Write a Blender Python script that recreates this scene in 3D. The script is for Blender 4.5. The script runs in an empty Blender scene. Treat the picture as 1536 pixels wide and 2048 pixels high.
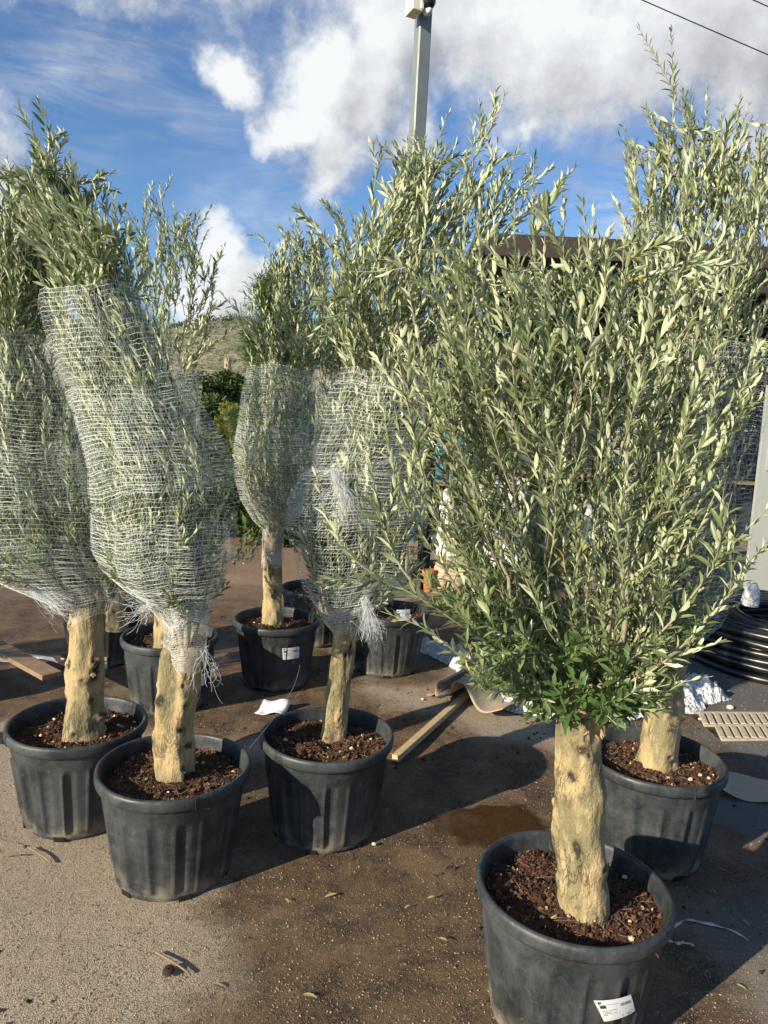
import bpy, math, random
import numpy as np
from mathutils import Vector, Matrix, noise

SC = bpy.context.scene
COL = SC.collection
rng = np.random.default_rng(7)
random.seed(7)

# ------------------------------------------------------------------ camera
FPX, PITCH, HC, ROLL = 1461.5, math.radians(7.543), 1.879, math.radians(2.79)
_c, _s, _cr, _sr = math.cos(PITCH), math.sin(PITCH), math.cos(ROLL), math.sin(ROLL)
_R = np.array([1, 0, 0.]); _U = np.array([0, _s, _c]); FW = np.array([0, _c, -_s])
RR = _R*_cr + _U*_sr; UR = _U*_cr - _R*_sr; EYE = np.array([0, 0, HC])
cam_d = bpy.data.cameras.new('camera'); cam = bpy.data.objects.new('camera', cam_d); COL.objects.link(cam)
cam_d.sensor_fit = 'VERTICAL'; cam_d.sensor_height = 36; cam_d.sensor_width = 27
cam_d.lens = 36*FPX/2048
cam_d.clip_start = 0.05; cam_d.clip_end = 6000
M3 = Matrix(((RR[0], UR[0], -FW[0]), (RR[1], UR[1], -FW[1]), (RR[2], UR[2], -FW[2])))
cam.matrix_world = Matrix.Translation(Vector(EYE)) @ M3.to_4x4()
SC.camera = cam

def ray(px, py): return FW + RR*(px-768)/FPX - UR*(py-1024)/FPX
def atz(px, py, z=0.0): d = ray(px, py); return EYE + d*(z-HC)/d[2]
def aty(px, py, y): d = ray(px, py); return EYE + d*y/d[1]

# ------------------------------------------------------------------ light
SUN_EL, SUN_AZ = math.radians(21), math.radians(230)     # azimuth clockwise from +Y
SUNV = np.array([math.sin(SUN_AZ)*math.cos(SUN_EL), math.cos(SUN_AZ)*math.cos(SUN_EL), math.sin(SUN_EL)])
sun_d = bpy.data.lights.new('sun', 'SUN'); sun = bpy.data.objects.new('sun', sun_d); COL.objects.link(sun)
sun_d.energy = 5.0; sun_d.angle = math.radians(0.5); sun_d.color = (1.0, 0.87, 0.66)
sun.rotation_euler = Vector(SUNV).to_track_quat('Z', 'Y').to_euler()
SC.view_settings.view_transform = 'Standard'; SC.view_settings.look = 'None'
SC.view_settings.gamma = 1; SC.view_settings.use_curve_mapping = False
SC.view_settings.exposure = 0.78
SC.cycles.max_bounces = 8; SC.cycles.transparent_max_bounces = 24
SC.cycles.diffuse_bounces = 3; SC.cycles.glossy_bounces = 3

class NT:
    """tiny node-tree writer"""
    def __init__(s, tree): s.t = tree; s.n = tree.nodes; s.l = tree.links
    def node(s, typ, **kw):
        n = s.n.new(typ)
        for k, v in kw.items(): setattr(n, k, v)
        return n
    def put(s, sock, v):
        if isinstance(v, bpy.types.NodeSocket): s.l.new(v, sock)
        elif isinstance(v, (tuple, list, np.ndarray)) and len(v) == 3 and sock.type == 'RGBA': sock.default_value = (*v, 1)
        else: sock.default_value = v
    def m(s, op, a, b=0.0, c=0.0, clamp=False):
        n = s.node('ShaderNodeMath', operation=op, use_clamp=clamp)
        s.put(n.inputs[0], a); s.put(n.inputs[1], b); s.put(n.inputs[2], c); return n.outputs[0]
    def v(s, op, a, b=(0, 0, 0), out=0, scale=None):
        n = s.node('ShaderNodeVectorMath', operation=op); s.put(n.inputs[0], a); s.put(n.inputs[1], b)
        if scale is not None: s.put(n.inputs['Scale'], scale)
        return n.outputs[out]
    def noise(s, vec, scale=5, detail=4, rough=.5, dist=0.0, out=0):
        n = s.node('ShaderNodeTexNoise'); s.put(n.inputs['Vector'], vec); n.inputs['Scale'].default_value = scale
        n.inputs['Detail'].default_value = detail; n.inputs['Roughness'].default_value = rough; n.inputs['Distortion'].default_value = dist
        return n.outputs[out]
    def vor(s, vec, scale=5, feature='F1', out='Distance', rnd=1.0):
        n = s.node('ShaderNodeTexVoronoi', feature=feature); s.put(n.inputs['Vector'], vec); n.inputs['Scale'].default_value = scale
        n.inputs['Randomness'].default_value = rnd
        return n.outputs[out]
    def ss(s, x, a, b, lo=0.0, hi=1.0):
        n = s.node('ShaderNodeMapRange', interpolation_type='SMOOTHSTEP'); s.put(n.inputs[0], x)
        n.inputs[1].default_value = a; n.inputs[2].default_value = b; n.inputs[3].default_value = lo; n.inputs[4].default_value = hi
        return n.outputs[0]
    def mix(s, f, a, b, blend='MIX'):
        n = s.node('ShaderNodeMix', data_type='RGBA', blend_type=blend); s.put(n.inputs[0], f); s.put(n.inputs[6], a); s.put(n.inputs[7], b)
        return n.outputs[2]
    def bump(s, h, strength=.5, dist=.01, normal=None):
        n = s.node('ShaderNodeBump'); n.inputs['Strength'].default_value = strength; n.inputs['Distance'].default_value = dist
        s.put(n.inputs['Height'], h)
        if normal is not None: s.put(n.inputs['Normal'], normal)
        return n.outputs[0]

# ------------------------------------------------------------------ sky
world = bpy.data.worlds.new('World'); SC.world = world; world.use_nodes = True
w = NT(world.node_tree); w.n.clear()
sky = w.node('ShaderNodeTexSky', sky_type='NISHITA', sun_disc=False)
sky.sun_elevation = SUN_EL; sky.sun_rotation = SUN_AZ; sky.air_density = 1.0; sky.dust_density = 0.3; sky.ozone_density = 3.0
tc = w.node('ShaderNodeTexCoord'); P0 = w.v('NORMALIZE', tc.outputs['Generated'])

def udir(px, py): d = ray(px, py); return tuple(d/np.linalg.norm(d))
CUM = [(590,240,84),(660,150,110),(545,285,50),(655,300,75),(760,200,100),(800,80,120),(930,50,125),(1060,95,125),(1210,95,135),(1120,80,120),
       (1370,40,140),(1500,60,130),(1100,150,60),(1060,235,26),(450,135,56),(392,200,22),(452,85,24),(435,500,58),(485,560,58),(420,590,90),(520,545,30),
       (30,440,60),(1250,150,70),(1480,150,60),(-200,300,200),(1800,200,260),(-500,700,260),(900,-300,260),(300,-400,240),(-300,-200,180)]
def cloud_density(P, detail=7):
    warp = w.v('SCALE', w.v('SUBTRACT', w.noise(P, 7, 5, .6, out=1), (.5, .5, .5)), scale=.12)
    Q = w.v('ADD', P, warp)
    acc = None
    for px, py, r in CUM:
        rr = r/FPX*1.44
        d = w.v('DISTANCE', Q, udir(px, py), out=1)
        b = w.m('DIVIDE', w.m('SUBTRACT', rr, d), max(rr*0.78, .03))
        acc = b if acc is None else w.m('SMOOTH_MAX', acc, b, .25)
    n = w.noise(P, 9, detail+2, .67)
    # clouds of the same kind all round the rest of the sky
    front = w.ss(w.v('DOT_PRODUCT', P, tuple(FW), out=1), .55, .75)
    gen = w.m('MULTIPLY', w.m('SUBTRACT', w.noise(P, 2.6, 4, .5), .53), 5.0)
    gen = w.m('SUBTRACT', gen, w.m('MULTIPLY', front, 4.0))
    acc = w.m('MAXIMUM', acc, gen)
    return w.m('ADD', acc, w.m('MULTIPLY', w.m('SUBTRACT', n, .5), 1.45))
D0 = cloud_density(P0)
D1 = cloud_density(w.v('ADD', P0, tuple(-RR*.030 + UR*.036)), 5)
dens = w.ss(D0, .12, .80)
relief = w.m('MULTIPLY', w.m('SUBTRACT', D0, D1), .62)
lowf = w.noise(P0, 5, 3, .5)
thick = w.ss(D0, .6, 1.9, 0.0, .34)
bright = w.m('ADD', w.m('SUBTRACT', w.m('ADD', .75, relief), thick), w.m('MULTIPLY', w.m('SUBTRACT', lowf, .5), .30))
bright = w.m('MAXIMUM', w.m('MINIMUM', bright, .93), .44)
ccol = w.v('MULTIPLY', (.97, .985, 1.0), w.node('ShaderNodeCombineXYZ').outputs[0])
cx = w.node('ShaderNodeCombineXYZ'); w.put(cx.inputs[0], w.m('MULTIPLY', bright, .975)); w.put(cx.inputs[1], bright); w.put(cx.inputs[2], w.m('ADD', w.m('MULTIPLY', bright, .94), .07))
# thin high veils
CIR = [(150,110,190,.5),(330,110,190,.45),(560,90,90,.4),(560,420,150,.32),(430,400,120,.2),(20,300,60,.35),(1250,350,170,.62),(1450,330,190,.7),(1150,420,100,.4),(240,20,110,.5),(-300,200,300,.5),(1900,500,400,.6)]
cir = None
for px, py, r, a in CIR:
    d = w.v('DISTANCE', P0, udir(px, py), out=1)
    b = w.m('MULTIPLY', w.ss(d, r/FPX*1.25, r/FPX*.2), a)
    cir = b if cir is None else w.m('MAXIMUM', cir, b)
mp = w.node('ShaderNodeMapping'); w.put(mp.inputs['Vector'], P0); mp.inputs['Rotation'].default_value = (0, math.radians(14), 0); mp.inputs['Scale'].default_value = (2.2, 2.2, 9.0)
streak = w.ss(w.noise(mp.outputs[0], 3.2, 7, .62, .6), .34, .72)
veil = w.m('MULTIPLY', cir, streak)
total = w.m('MAXIMUM', dens, veil)
bg1 = w.node('ShaderNodeBackground'); w.put(bg1.inputs[0], w.mix(1.0, sky.outputs[0], (.80, .98, 1.18), 'MULTIPLY')); bg1.inputs[1].default_value = .078
bg2 = w.node('ShaderNodeBackground'); w.put(bg2.inputs[0], cx.outputs[0]); bg2.inputs[1].default_value = .60
mxs = w.node('ShaderNodeMixShader'); w.put(mxs.inputs[0], total); w.l.new(bg1.outputs[0], mxs.inputs[1]); w.l.new(bg2.outputs[0], mxs.inputs[2])
wo = w.node('ShaderNodeOutputWorld'); w.l.new(mxs.outputs[0], wo.inputs[0])
world.cycles.sampling_method = 'MANUAL'; world.cycles.sample_map_resolution = 512

# ------------------------------------------------------------------ mesh helpers
class MB:
    """collects faces of mixed size; build() links ONE mesh object"""
    def __init__(s): s.v = []; s.nv = 0; s.f = []; s.mi = []
    def add(s, V, Fs, mi=0):
        V = np.asarray(V, float).reshape(-1, 3); base = s.nv
        s.v.append(V); s.nv += len(V)
        if isinstance(Fs, np.ndarray): s.f.append(Fs.astype(np.int64)+base); s.mi.append(np.full(len(Fs), mi))
        else:
            for f in Fs: s.f.append(np.asarray([f])+base); s.mi.append(np.array([mi]))
        return s
    def box(s, c, size, rot=None, mi=0):
        h = np.array(size)/2
        V = np.array([[x, y, z] for x in (-1, 1) for y in (-1, 1) for z in (-1, 1)], float)*h
        if rot is not None: V = V @ np.array(rot).T
        return s.add(V+np.array(c), np.array([[0,1,3,2],[4,6,7,5],[0,4,5,1],[2,3,7,6],[0,2,6,4],[1,5,7,3]]), mi)
    def tube(s, path, rad, n=8, mi=0, caps=True):
        path = np.asarray(path, float); k = len(path); rad = np.broadcast_to(rad, (k,))
        t = np.gradient(path, axis=0); t /= np.linalg.norm(t, axis=1)[:, None]+1e-12
        a = np.array([0, 0, 1.]) if abs(t[0, 2]) < .9 else np.array([1., 0, 0])
        ns = []
        u = a - t[0]*(a@t[0])
        for i in range(k):
            u = u - t[i]*(u@t[i]); u /= np.linalg.norm(u)+1e-12; ns.append(u.copy())
        ns = np.array(ns); b = np.cross(t, ns)
        th = np.linspace(0, 2*np.pi, n, endpoint=False)
        V = path[:, None] + rad[:, None, None]*(np.cos(th)[None, :, None]*ns[:, None] + np.sin(th)[None, :, None]*b[:, None])
        i = np.arange(k-1)[:, None]*n; j = np.arange(n)[None]; j2 = (j+1) % n
        Fq = np.stack([i+j, i+j2, i+n+j2, i+n+j], -1).reshape(-1, 4)
        s.add(V.reshape(-1, 3), Fq, mi)
        if caps:
            s.f.append(np.array([list(range(n))[::-1]])+s.nv-k*n); s.mi.append(np.array([mi]))
            s.f.append(np.array([list(range(n))])+s.nv-n); s.mi.append(np.array([mi]))
        return s
    def grid(s, V, close=False, mi=0, flip=False):
        V = np.asarray(V, float); a, b = V.shape[:2]; bb = b if close else b-1
        i = np.arange(a-1)[:, None]*b; j = np.arange(bb)[None]; j2 = (j+1) % b
        F = np.stack([i+j, i+j2, i+b+j2, i+b+j], -1).reshape(-1, 4)
        if flip: F = F[:, ::-1]
        return s.add(V.reshape(-1, 3), F, mi)
    def mesh(s, name, mats, smooth=False):
        me = bpy.data.meshes.new(name)
        V = np.concatenate(s.v); me.vertices.add(len(V)); me.vertices.foreach_set('co', V.ravel())
        tot = np.concatenate([np.full(len(f), f.shape[1]) for f in s.f]); loops = np.concatenate([f.ravel() for f in s.f])
        me.loops.add(len(loops)); me.loops.foreach_set('vertex_index', loops.astype(np.int32))
        me.polygons.add(len(tot)); me.polygons.foreach_set('loop_start', (np.cumsum(tot)-tot).astype(np.int32)); 
        me.polygons.foreach_set('material_index', np.concatenate(s.mi).astype(np.int32))
        me.update(calc_edges=True)
        me.polygons.foreach_set('use_smooth', np.full(len(tot), smooth))
        for m_ in (mats if isinstance(mats, (list, tuple)) else [mats]): me.materials.append(m_)
        me.update(); return me
    def build(s, name, mats, parent=None, smooth=False, origin=None, kind=None, bevel=0):
        if origin is not None:
            o0 = np.asarray(origin, float); s.v = [v-o0 for v in s.v]
        o = bpy.data.objects.new(name, s.mesh(name, mats, smooth)); COL.objects.link(o)
        if origin is not None: o.location = origin
        if parent is not None: o.parent = parent; o.matrix_parent_inverse = Matrix.Translation(-parent.location) if parent.parent is None else Matrix.Translation(-parent.location)
        if kind: o['kind'] = kind
        if bevel:
            b = o.modifiers.new('bevel', 'BEVEL'); b.width = bevel; b.segments = 2; b.limit_method = 'ANGLE'
        return o

def tag(o, label=None, cat=None, group=None, kind=None):
    if label: o['label'] = label
    if cat: o['category'] = cat
    if group: o['group'] = group
    if kind: o['kind'] = kind
    return o
def empty(name, loc, label, cat, group=None):
    o = bpy.data.objects.new(name, None); COL.objects.link(o); o.location = loc; o.empty_display_size = .1
    return tag(o, label, cat, group)
def rotz(a): c, s = math.cos(a), math.sin(a); return np.array([[c, -s, 0], [s, c, 0], [0, 0, 1]])
def nz(p, sc=1.0, off=0.0): return noise.noise(Vector((p[0]*sc+off, p[1]*sc+off*1.7, p[2]*sc-off)))

# ------------------------------------------------------------------ materials
def mat(name, fn):
    m_ = bpy.data.materials.new(name); m_.use_nodes = True; t = NT(m_.node_tree); t.n.clear()
    out = t.node('ShaderNodeOutputMaterial'); p = t.node('ShaderNodeBsdfPrincipled'); t.l.new(p.outputs[0], out.inputs[0])
    t.out = out; t.p = p; t.obj = t.node('ShaderNodeTexCoord').outputs['Object']; t.pos = t.node('ShaderNodeNewGeometry').outputs['Position']
    fn(t, p); return m_
def plain(name, col, rough=.6, var=.15, scale=12, metal=0, bump=.0, bscale=60):
    def f(t, p):
        n = t.noise(t.pos, scale, 5, .6)
        c = t.mix(n, tuple(np.array(col)*(1-var*1.6)), tuple(np.minimum(np.array(col)*(1+var*1.6), .95)))
        t.put(p.inputs['Base Color'], c); t.put(p.inputs['Roughness'], t.m('ADD', t.m('MULTIPLY', t.noise(t.pos, scale*2.3, 3), .25), rough-.12, clamp=True))
        p.inputs['Metallic'].default_value = metal
        if bump: t.put(p.inputs['Normal'], t.bump(t.noise(t.pos, bscale, 4), bump, .004))
    return mat(name, f)

def f_leaf(t, p, top=(.095, .14, .055), under=(.68, .705, .48), trans=.16):
    g = t.node('ShaderNodeNewGeometry'); oi = t.node('ShaderNodeObjectInfo')
    r = t.m('FRACT', t.m('ADD', g.outputs['Random Per Island'], oi.outputs['Random']))
    r2 = t.m('FRACT', t.m('MULTIPLY', r, 17.3))
    tcol = t.mix(r, top, tuple(np.array(top)*np.array([1.9, 1.55, 1.5])))
    ucol = t.mix(r, under, (under[0]*.72, under[1]*.80, under[2]*.74))
    ucol = t.mix(t.m('GREATER_THAN', r2, .88), ucol, (.32, .38, .17))
    col = t.mix(g.outputs['Backfacing'], tcol, ucol)
    col = t.mix(t.m('GREATER_THAN', t.m('FRACT', t.m('MULTIPLY', r, 91.7)), .9985), col, (.5, .40, .06))
    col = t.mix(t.m('MULTIPLY', t.noise(t.pos, 90, 2), .35), col, t.mix(.5, col, (.2, .22, .12)))
    t.put(p.inputs['Base Color'], col); t.put(p.inputs['Roughness'], t.m('ADD', t.m('MULTIPLY', g.outputs['Backfacing'], .2), .42))
    tr = t.node('ShaderNodeBsdfTranslucent'); t.put(tr.inputs[0], t.mix(.5, col, (.30, .42, .08)))
    mx = t.node('ShaderNodeMixShader'); mx.inputs[0].default_value = trans
    t.l.new(p.outputs[0], mx.inputs[1]); t.l.new(tr.outputs[0], mx.inputs[2]); t.l.new(mx.outputs[0], t.out.inputs[0])
LEAF = mat('olive_leaf', f_leaf)
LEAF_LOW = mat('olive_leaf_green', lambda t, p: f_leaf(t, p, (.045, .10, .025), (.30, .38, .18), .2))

def f_twig(t, p):
    n = t.noise(t.pos, 30, 4)
    t.put(p.inputs['Base Color'], t.mix(n, (.17, .165, .10), (.40, .36, .25))); p.inputs['Roughness'].default_value = .8
TWIG = mat('twig_bark', f_twig)

def f_bark(t, p):
    at = t.node('ShaderNodeAttribute', attribute_name='scar').outputs['Fac']
    o = t.v('ADD', t.obj, t.node('ShaderNodeObjectInfo').outputs['Location'])
    mp_ = t.node('ShaderNodeMapping'); t.put(mp_.inputs['Vector'], o); mp_.inputs['Scale'].default_value = (1, 1, .38)
    big = t.noise(mp_.outputs[0], 9, 4, .6); fine = t.noise(o, 120, 4, .65); mid = t.noise(mp_.outputs[0], 34, 5, .7)
    c = t.mix(t.ss(big, .42, .60), (.44, .33, .17), (.20, .175, .09))
    c = t.mix(t.ss(mid, .45, .8), c, (.52, .41, .235))
    c = t.mix(t.ss(t.noise(o, 19, 8, .78, .8), .56, .63, 0, .8), c, (.15, .125, .075))
    mpc = t.node('ShaderNodeMapping'); t.put(mpc.inputs['Vector'], o); mpc.inputs['Scale'].default_value = (1, 1, .22); crack = t.ss(t.m('ABSOLUTE', t.m('SUBTRACT', t.noise(mpc.outputs[0], 26, 6, .7, 1.2), .5)), .0, .022, 1, 0); crack = t.m('MULTIPLY', crack, t.ss(t.noise(o, 7, 3), .50, .66)); c = t.mix(t.m('MULTIPLY', crack, .35), c, (.085, .065, .035))
    speck = t.m('MAXIMUM', t.ss(t.vor(o, 190), .0, .22, 1, 0), t.ss(t.vor(mp_.outputs[0], 60), .0, .16, 1, 0)); c = t.mix(t.m('MULTIPLY', speck, .45), c, (.20, .14, .07))
    c = t.mix(t.m('MULTIPLY', t.ss(fine, .5, .75), .3), c, (.22, .17, .10))
    c = t.mix(t.m('MULTIPLY', at, t.ss(t.noise(o, 55, 4, .7), .34, .50, 0, 1.6), clamp=True), c, (.035, .028, .022))
    t.put(p.inputs['Base Color'], c); p.inputs['Roughness'].default_value = .88
    hh = t.m('ADD', t.m('MULTIPLY', fine, .5), t.m('ADD', t.m('MULTIPLY', mid, 1.4), t.m('ADD', t.m('MULTIPLY', speck, -.4), t.m('MULTIPLY', crack, -.5))))
    t.put(p.inputs['Normal'], t.bump(hh, 1.0, .008))
BARK = mat('olive_bark', f_bark)
CUT = plain('cut_wood', (.36, .25, .14), .85, .3, 80, bump=.6)

def f_pot(t, p):
    o = t.obj
    sep = t.node('ShaderNodeSeparateXYZ'); t.put(sep.inputs[0], o)
    mp_ = t.node('ShaderNodeMapping'); t.put(mp_.inputs['Vector'], o); mp_.inputs['Scale'].default_value = (1, 1, .25)
    dust = t.ss(t.noise(o, 5, 6, .68, .3), .40, .72); streak = t.ss(t.noise(mp_.outputs[0], 22, 5, .7), .42, .75)
    sc = t.ss(t.m('ABSOLUTE', t.m('SUBTRACT', t.noise(o, 7, 6, .6, 1.5), .5)), .0, .012, 1, 0)
    o2 = t.v('ADD', o, t.node('ShaderNodeObjectInfo').outputs['Location']); dust = t.ss(t.noise(o2, 4, 8, .74, .4), .36, .72); sc = t.ss(t.m('ABSOLUTE', t.m('SUBTRACT', t.noise(o2, 6, 7, .65, 2.5), .5)), .0, .008, 1, 0)
    c = t.mix(dust, (.016, .020, .023), (.058, .067, .074))
    c = t.mix(t.m('MULTIPLY', t.ss(t.noise(o2, 40, 5, .7), .60, .72), .5), c, (.15, .15, .14))
    c = t.mix(t.m('MULTIPLY', streak, .5), c, (.072, .078, .078))
    c = t.mix(t.m('MULTIPLY', sc, .14), c, (.22, .22, .21))
    base = t.m('MULTIPLY', t.ss(sep.outputs[2], .0, .13, 1, 0), t.ss(t.noise(o, 9, 5, .7), .40, .62))
    c = t.mix(t.m('MULTIPLY', base, .75), c, (.21, .185, .14))
    t.put(p.inputs['Base Color'], c); t.put(p.inputs['Roughness'], t.m('ADD', t.m('MULTIPLY', dust, .22), .40))
    p.inputs['Specular IOR Level'].default_value = .38
    t.put(p.inputs['Normal'], t.bump(t.m('ADD', t.m('MULTIPLY', t.noise(o, 7, 4), 1.0), t.m('MULTIPLY', t.noise(o, 160, 3), .06)), .55, .012))
POT = mat('black_plastic', f_pot)

def f_soil(t, p):
    o = t.obj; n = t.noise(o, 45, 7, .75); v = t.vor(o, 120)
    c = t.mix(n, (.012, .006, .004), (.135, .062, .032)); c = t.mix(t.ss(t.noise(o, 14, 4), .5, .75), c, (.085, .036, .018))
    c = t.mix(t.ss(t.noise(o, 230, 2), .66, .76), c, (.33, .22, .13))
    t.put(p.inputs['Base Color'], c); p.inputs['Roughness'].default_value = .95
    t.put(p.inputs['Normal'], t.bump(t.m('ADD', n, t.m('MULTIPLY', v, .6)), 1, .02))
SOIL = mat('peat_soil', f_soil)
def f_chip(t, p):
    r = t.node('ShaderNodeNewGeometry').outputs['Random Per Island']
    c = t.mix(r, (.10, .045, .022), (.20, .10, .05)); c = t.mix(t.m('GREATER_THAN', r, .55), c, (.035, .018, .011)); c = t.mix(t.m('GREATER_THAN', r, .955), c, (.42, .30, .18))
    t.put(p.inputs['Base Color'], c); p.inputs['Roughness'].default_value = .9
CHIP = mat('soil_clod', f_chip)
PEB = plain('pale_pebble', (.62, .52, .38), .8, .25, 40)

def f_net(t, p):
    p.inputs['Base Color'].default_value = (.80, .85, .88, 1); p.inputs['Roughness'].default_value = .5
    tr = t.node('ShaderNodeBsdfTranslucent'); tr.inputs[0].default_value = (.8, .82, .8, 1)
    mx = t.node('ShaderNodeMixShader'); mx.inputs[0].default_value = .3
    t.l.new(p.outputs[0], mx.inputs[1]); t.l.new(tr.outputs[0], mx.inputs[2]); t.l.new(mx.outputs[0], t.out.inputs[0])
NET = mat('pallet_net', f_net)

def f_ground(t, p):
    P = t.pos
    sep = t.node('ShaderNodeSeparateXYZ'); t.put(sep.inputs[0], P)
    X, Y = sep.outputs[0], sep.outputs[1]
    wn = t.m('MULTIPLY', t.m('SUBTRACT', t.noise(P, 1.5, 5, .6), .5), 1.1)
    wn2 = t.m('MULTIPLY', t.m('SUBTRACT', t.noise(P, 7, 5, .6), .5), .35)
    acc = None   # watered soil patches round the pots
    for (x, y, r) in [(0.0, 2.35, .62), (.25, 2.95, .85), (.75, 3.4, .9), (-.25, 2.6, .45), (.7, 2.15, .75), (1.35, 3.1, .55), (.1, 3.9, .75), (-.35, 4.4, .6), (1.6, 4.1, .6), (1.2, 2.35, .22),(.3,1.8,.7),
                      (-1.0, 4.6, .8), (-.6, 5.2, .7), (-1.9, 5.6, .9), (.2, 5.3, .5),(2.0,3.9,.35),(-2.6,5.0,1.1),(-1.6,6.6,1.3),(.9,6.6,1.1),(-3.6,6.6,1.3),(-.3,3.3,.7),(1.7,4.9,.7),(.0,1.7,.8),(1.9,3.0,.25)]:
        d = t.v('DISTANCE', P, (x, y, 0), out=1)
        b = t.m('DIVIDE', t.m('SUBTRACT', r, d), .5)
        acc = b if acc is None else t.m('MAXIMUM', acc, b)
    wet = t.ss(t.m('ADD', t.m('ADD', acc, wn), t.m('ADD', wn2, t.m('MULTIPLY', t.m('SUBTRACT', t.noise(P, 34, 4, .7), .5), .45))), -.02, .52)
    far = t.ss(t.m('ADD', Y, t.m('MULTIPLY', wn, 2)), 6.2, 8.5)
    g1 = t.noise(P, 260, 3, .7); g2 = t.noise(P, 85, 4, .6); v = t.vor(P, 150)
    conc = t.mix(t.noise(P, 3.0, 5, .6), (.40, .325, .235), (.62, .52, .385))
    conc = t.mix(t.ss(t.vor(P, 260), .30, .62, 0, .75), conc, (.11, .085, .06)); conc = t.mix(t.ss(t.noise(P, 170, 2), .58, .66, 0, .5), conc, (.62, .54, .42)); conc = t.mix(t.ss(t.noise(P, 21, 3), .62, .72, 0, .35), conc, (.20, .12, .07))
    # greyer asphalt to the right
    conc = t.mix(t.ss(t.m('ADD', X, wn), .9, 1.5), conc, t.mix(g1, (.06, .06, .058), (.17, .165, .155)))
    soil = t.mix(t.ss(t.noise(P, 4, 8, .78, .4), .30, .70), (.016, .010, .005), (.175, .112, .060))
    soil = t.mix(t.ss(g2, .45, .7, 0, .6), soil, (.19, .125, .07)); soil = t.mix(t.ss(g1, .58, .70, 0, .65), soil, (.42, .31, .19))
    soil = t.mix(t.ss(t.noise(P, 28, 4, .7), .60, .70, 0, .8), soil, (.02, .012, .007))
    c = t.mix(wet, conc, soil)
    earth = t.mix(t.noise(P, 1.4, 6, .65), (.12, .078, .05), (.33, .225, .145))
    c = t.mix(far, c, earth)
    far2 = t.ss(t.m('ADD', Y, t.m('MULTIPLY', wn, 6)), 16, 22)
    c = t.mix(far2, c, t.mix(t.noise(P, .8, 6, .7), (.10, .13, .03), (.20, .20, .06)))
    t.put(p.inputs['Base Color'], c)
    gl = t.m('MULTIPLY', wet, t.ss(t.noise(P, 3.5, 4), .42, .65))
    t.put(p.inputs['Roughness'], t.m('SUBTRACT', .92, t.m('MULTIPLY', gl, .32)))
    h = t.m('ADD', t.m('MULTIPLY', g1, .8), t.m('ADD', t.m('MULTIPLY', g2, .9), t.m('MULTIPLY', t.vor(P, 260), -.9)))
    n1 = t.bump(h, .8, .004); t.put(p.inputs['Normal'], t.bump(t.noise(P, 12, 4), .35, .02, n1))
GROUND = mat('yard_surface', f_ground)
def f_grain(t, p):
    r = t.node('ShaderNodeNewGeometry').outputs['Random Per Island']
    c = t.mix(r, (.09, .06, .035), (.36, .27, .17)); t.put(p.inputs['Base Color'], c); p.inputs['Roughness'].default_value = .8
GRAIN = mat('grit', f_grain)
def f_water(t, p):
    p.inputs['Base Color'].default_value = (.11, .055, .018, 1); p.inputs['Roughness'].default_value = .06; p.inputs['Alpha'].default_value = 1
    n = t.noise(t.pos, 60, 4); t.put(p.inputs['Base Color'], t.mix(t.ss(n, .35, .7), (.05, .027, .012), (.065, .036, .016)))
    t.put(p.inputs['Roughness'], t.ss(t.noise(t.pos, 5, 3, .6), .40, .75, .06, .35))
    dd = t.v('LENGTH', t.v('MULTIPLY', t.obj, (3.1, 3.9, 0)), out=1); f_ = t.ss(t.m('ADD', dd, t.m('MULTIPLY', t.m('SUBTRACT', t.noise(t.pos, 9, 5, .6), .5), 1.0)), .55, 1.0)
    tr = t.node('ShaderNodeBsdfTransparent'); mx = t.node('ShaderNodeMixShader'); t.put(mx.inputs[0], f_); t.l.new(p.outputs[0], mx.inputs[1]); t.l.new(tr.outputs[0], mx.inputs[2]); t.l.new(mx.outputs[0], t.out.inputs[0])
WATER = mat('muddy_water', f_water)

METAL = plain('galvanised_steel', (.17, .20, .205), .5, .14, 5, metal=.1)
BROWN = plain('brown_metal', (.040, .028, .022), .5, .1)
DARK = plain('dark_cladding', (.022, .027, .027), .6, .25)
WHITE = plain('white_plastic', (.78, .78, .75), .45, .06)
CREAM = plain('cream_plastic', (.74, .69, .52), .45, .05)
GREY = plain('grey_plastic', (.36, .37, .38), .5, .1)
BLACK = plain('black_rubber', (.012, .013, .014), .32, .2)
BLUE = plain('blue_packs', (.02, .20, .36), .5, .3, 40)
WOOD = plain('raw_wood', (.50, .37, .20), .75, .22, 25, bump=.5)
OLDWOOD = plain('weathered_wood', (.22, .15, .085), .8, .3, 20, bump=.5)
CARD = plain('grey_card', (.44, .34, .245), .85, .12, 10)
CARDIN = plain('card_edge', (.30, .17, .09), .85, .12, 10)
TERRA = plain('terracotta', (.42, .12, .04), .7, .15)
GRATEM = plain('cast_grate', (.44, .38, .28), .75, .3, 30, bump=.5)
PAPER = plain('paper', (.76, .77, .80), .6, .03)
INK = plain('ink', (.03, .03, .04), .6, .05)
STONE = plain('stone_wall', (.36, .27, .19), .9, .25, 2)
def f_film(t, p):
    n = t.noise(t.pos, 38, 5, .7)
    t.put(p.inputs['Base Color'], t.mix(n, (.55, .57, .58), (.90, .90, .89))); p.inputs['Roughness'].default_value = .16
    p.inputs['Coat Weight'].default_value = .6; p.inputs['Coat Roughness'].default_value = .1
    t.put(p.inputs['Normal'], t.bump(t.vor(t.pos, 46), .9, .02))
    tr = t.node('ShaderNodeBsdfTransparent'); mx = t.node('ShaderNodeMixShader'); t.put(mx.inputs[0], t.ss(n, .30, .6, .30, .0))
    t.l.new(p.outputs[0], mx.inputs[1]); t.l.new(tr.outputs[0], mx.inputs[2]); t.l.new(mx.outputs[0], t.out.inputs[0])
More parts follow.
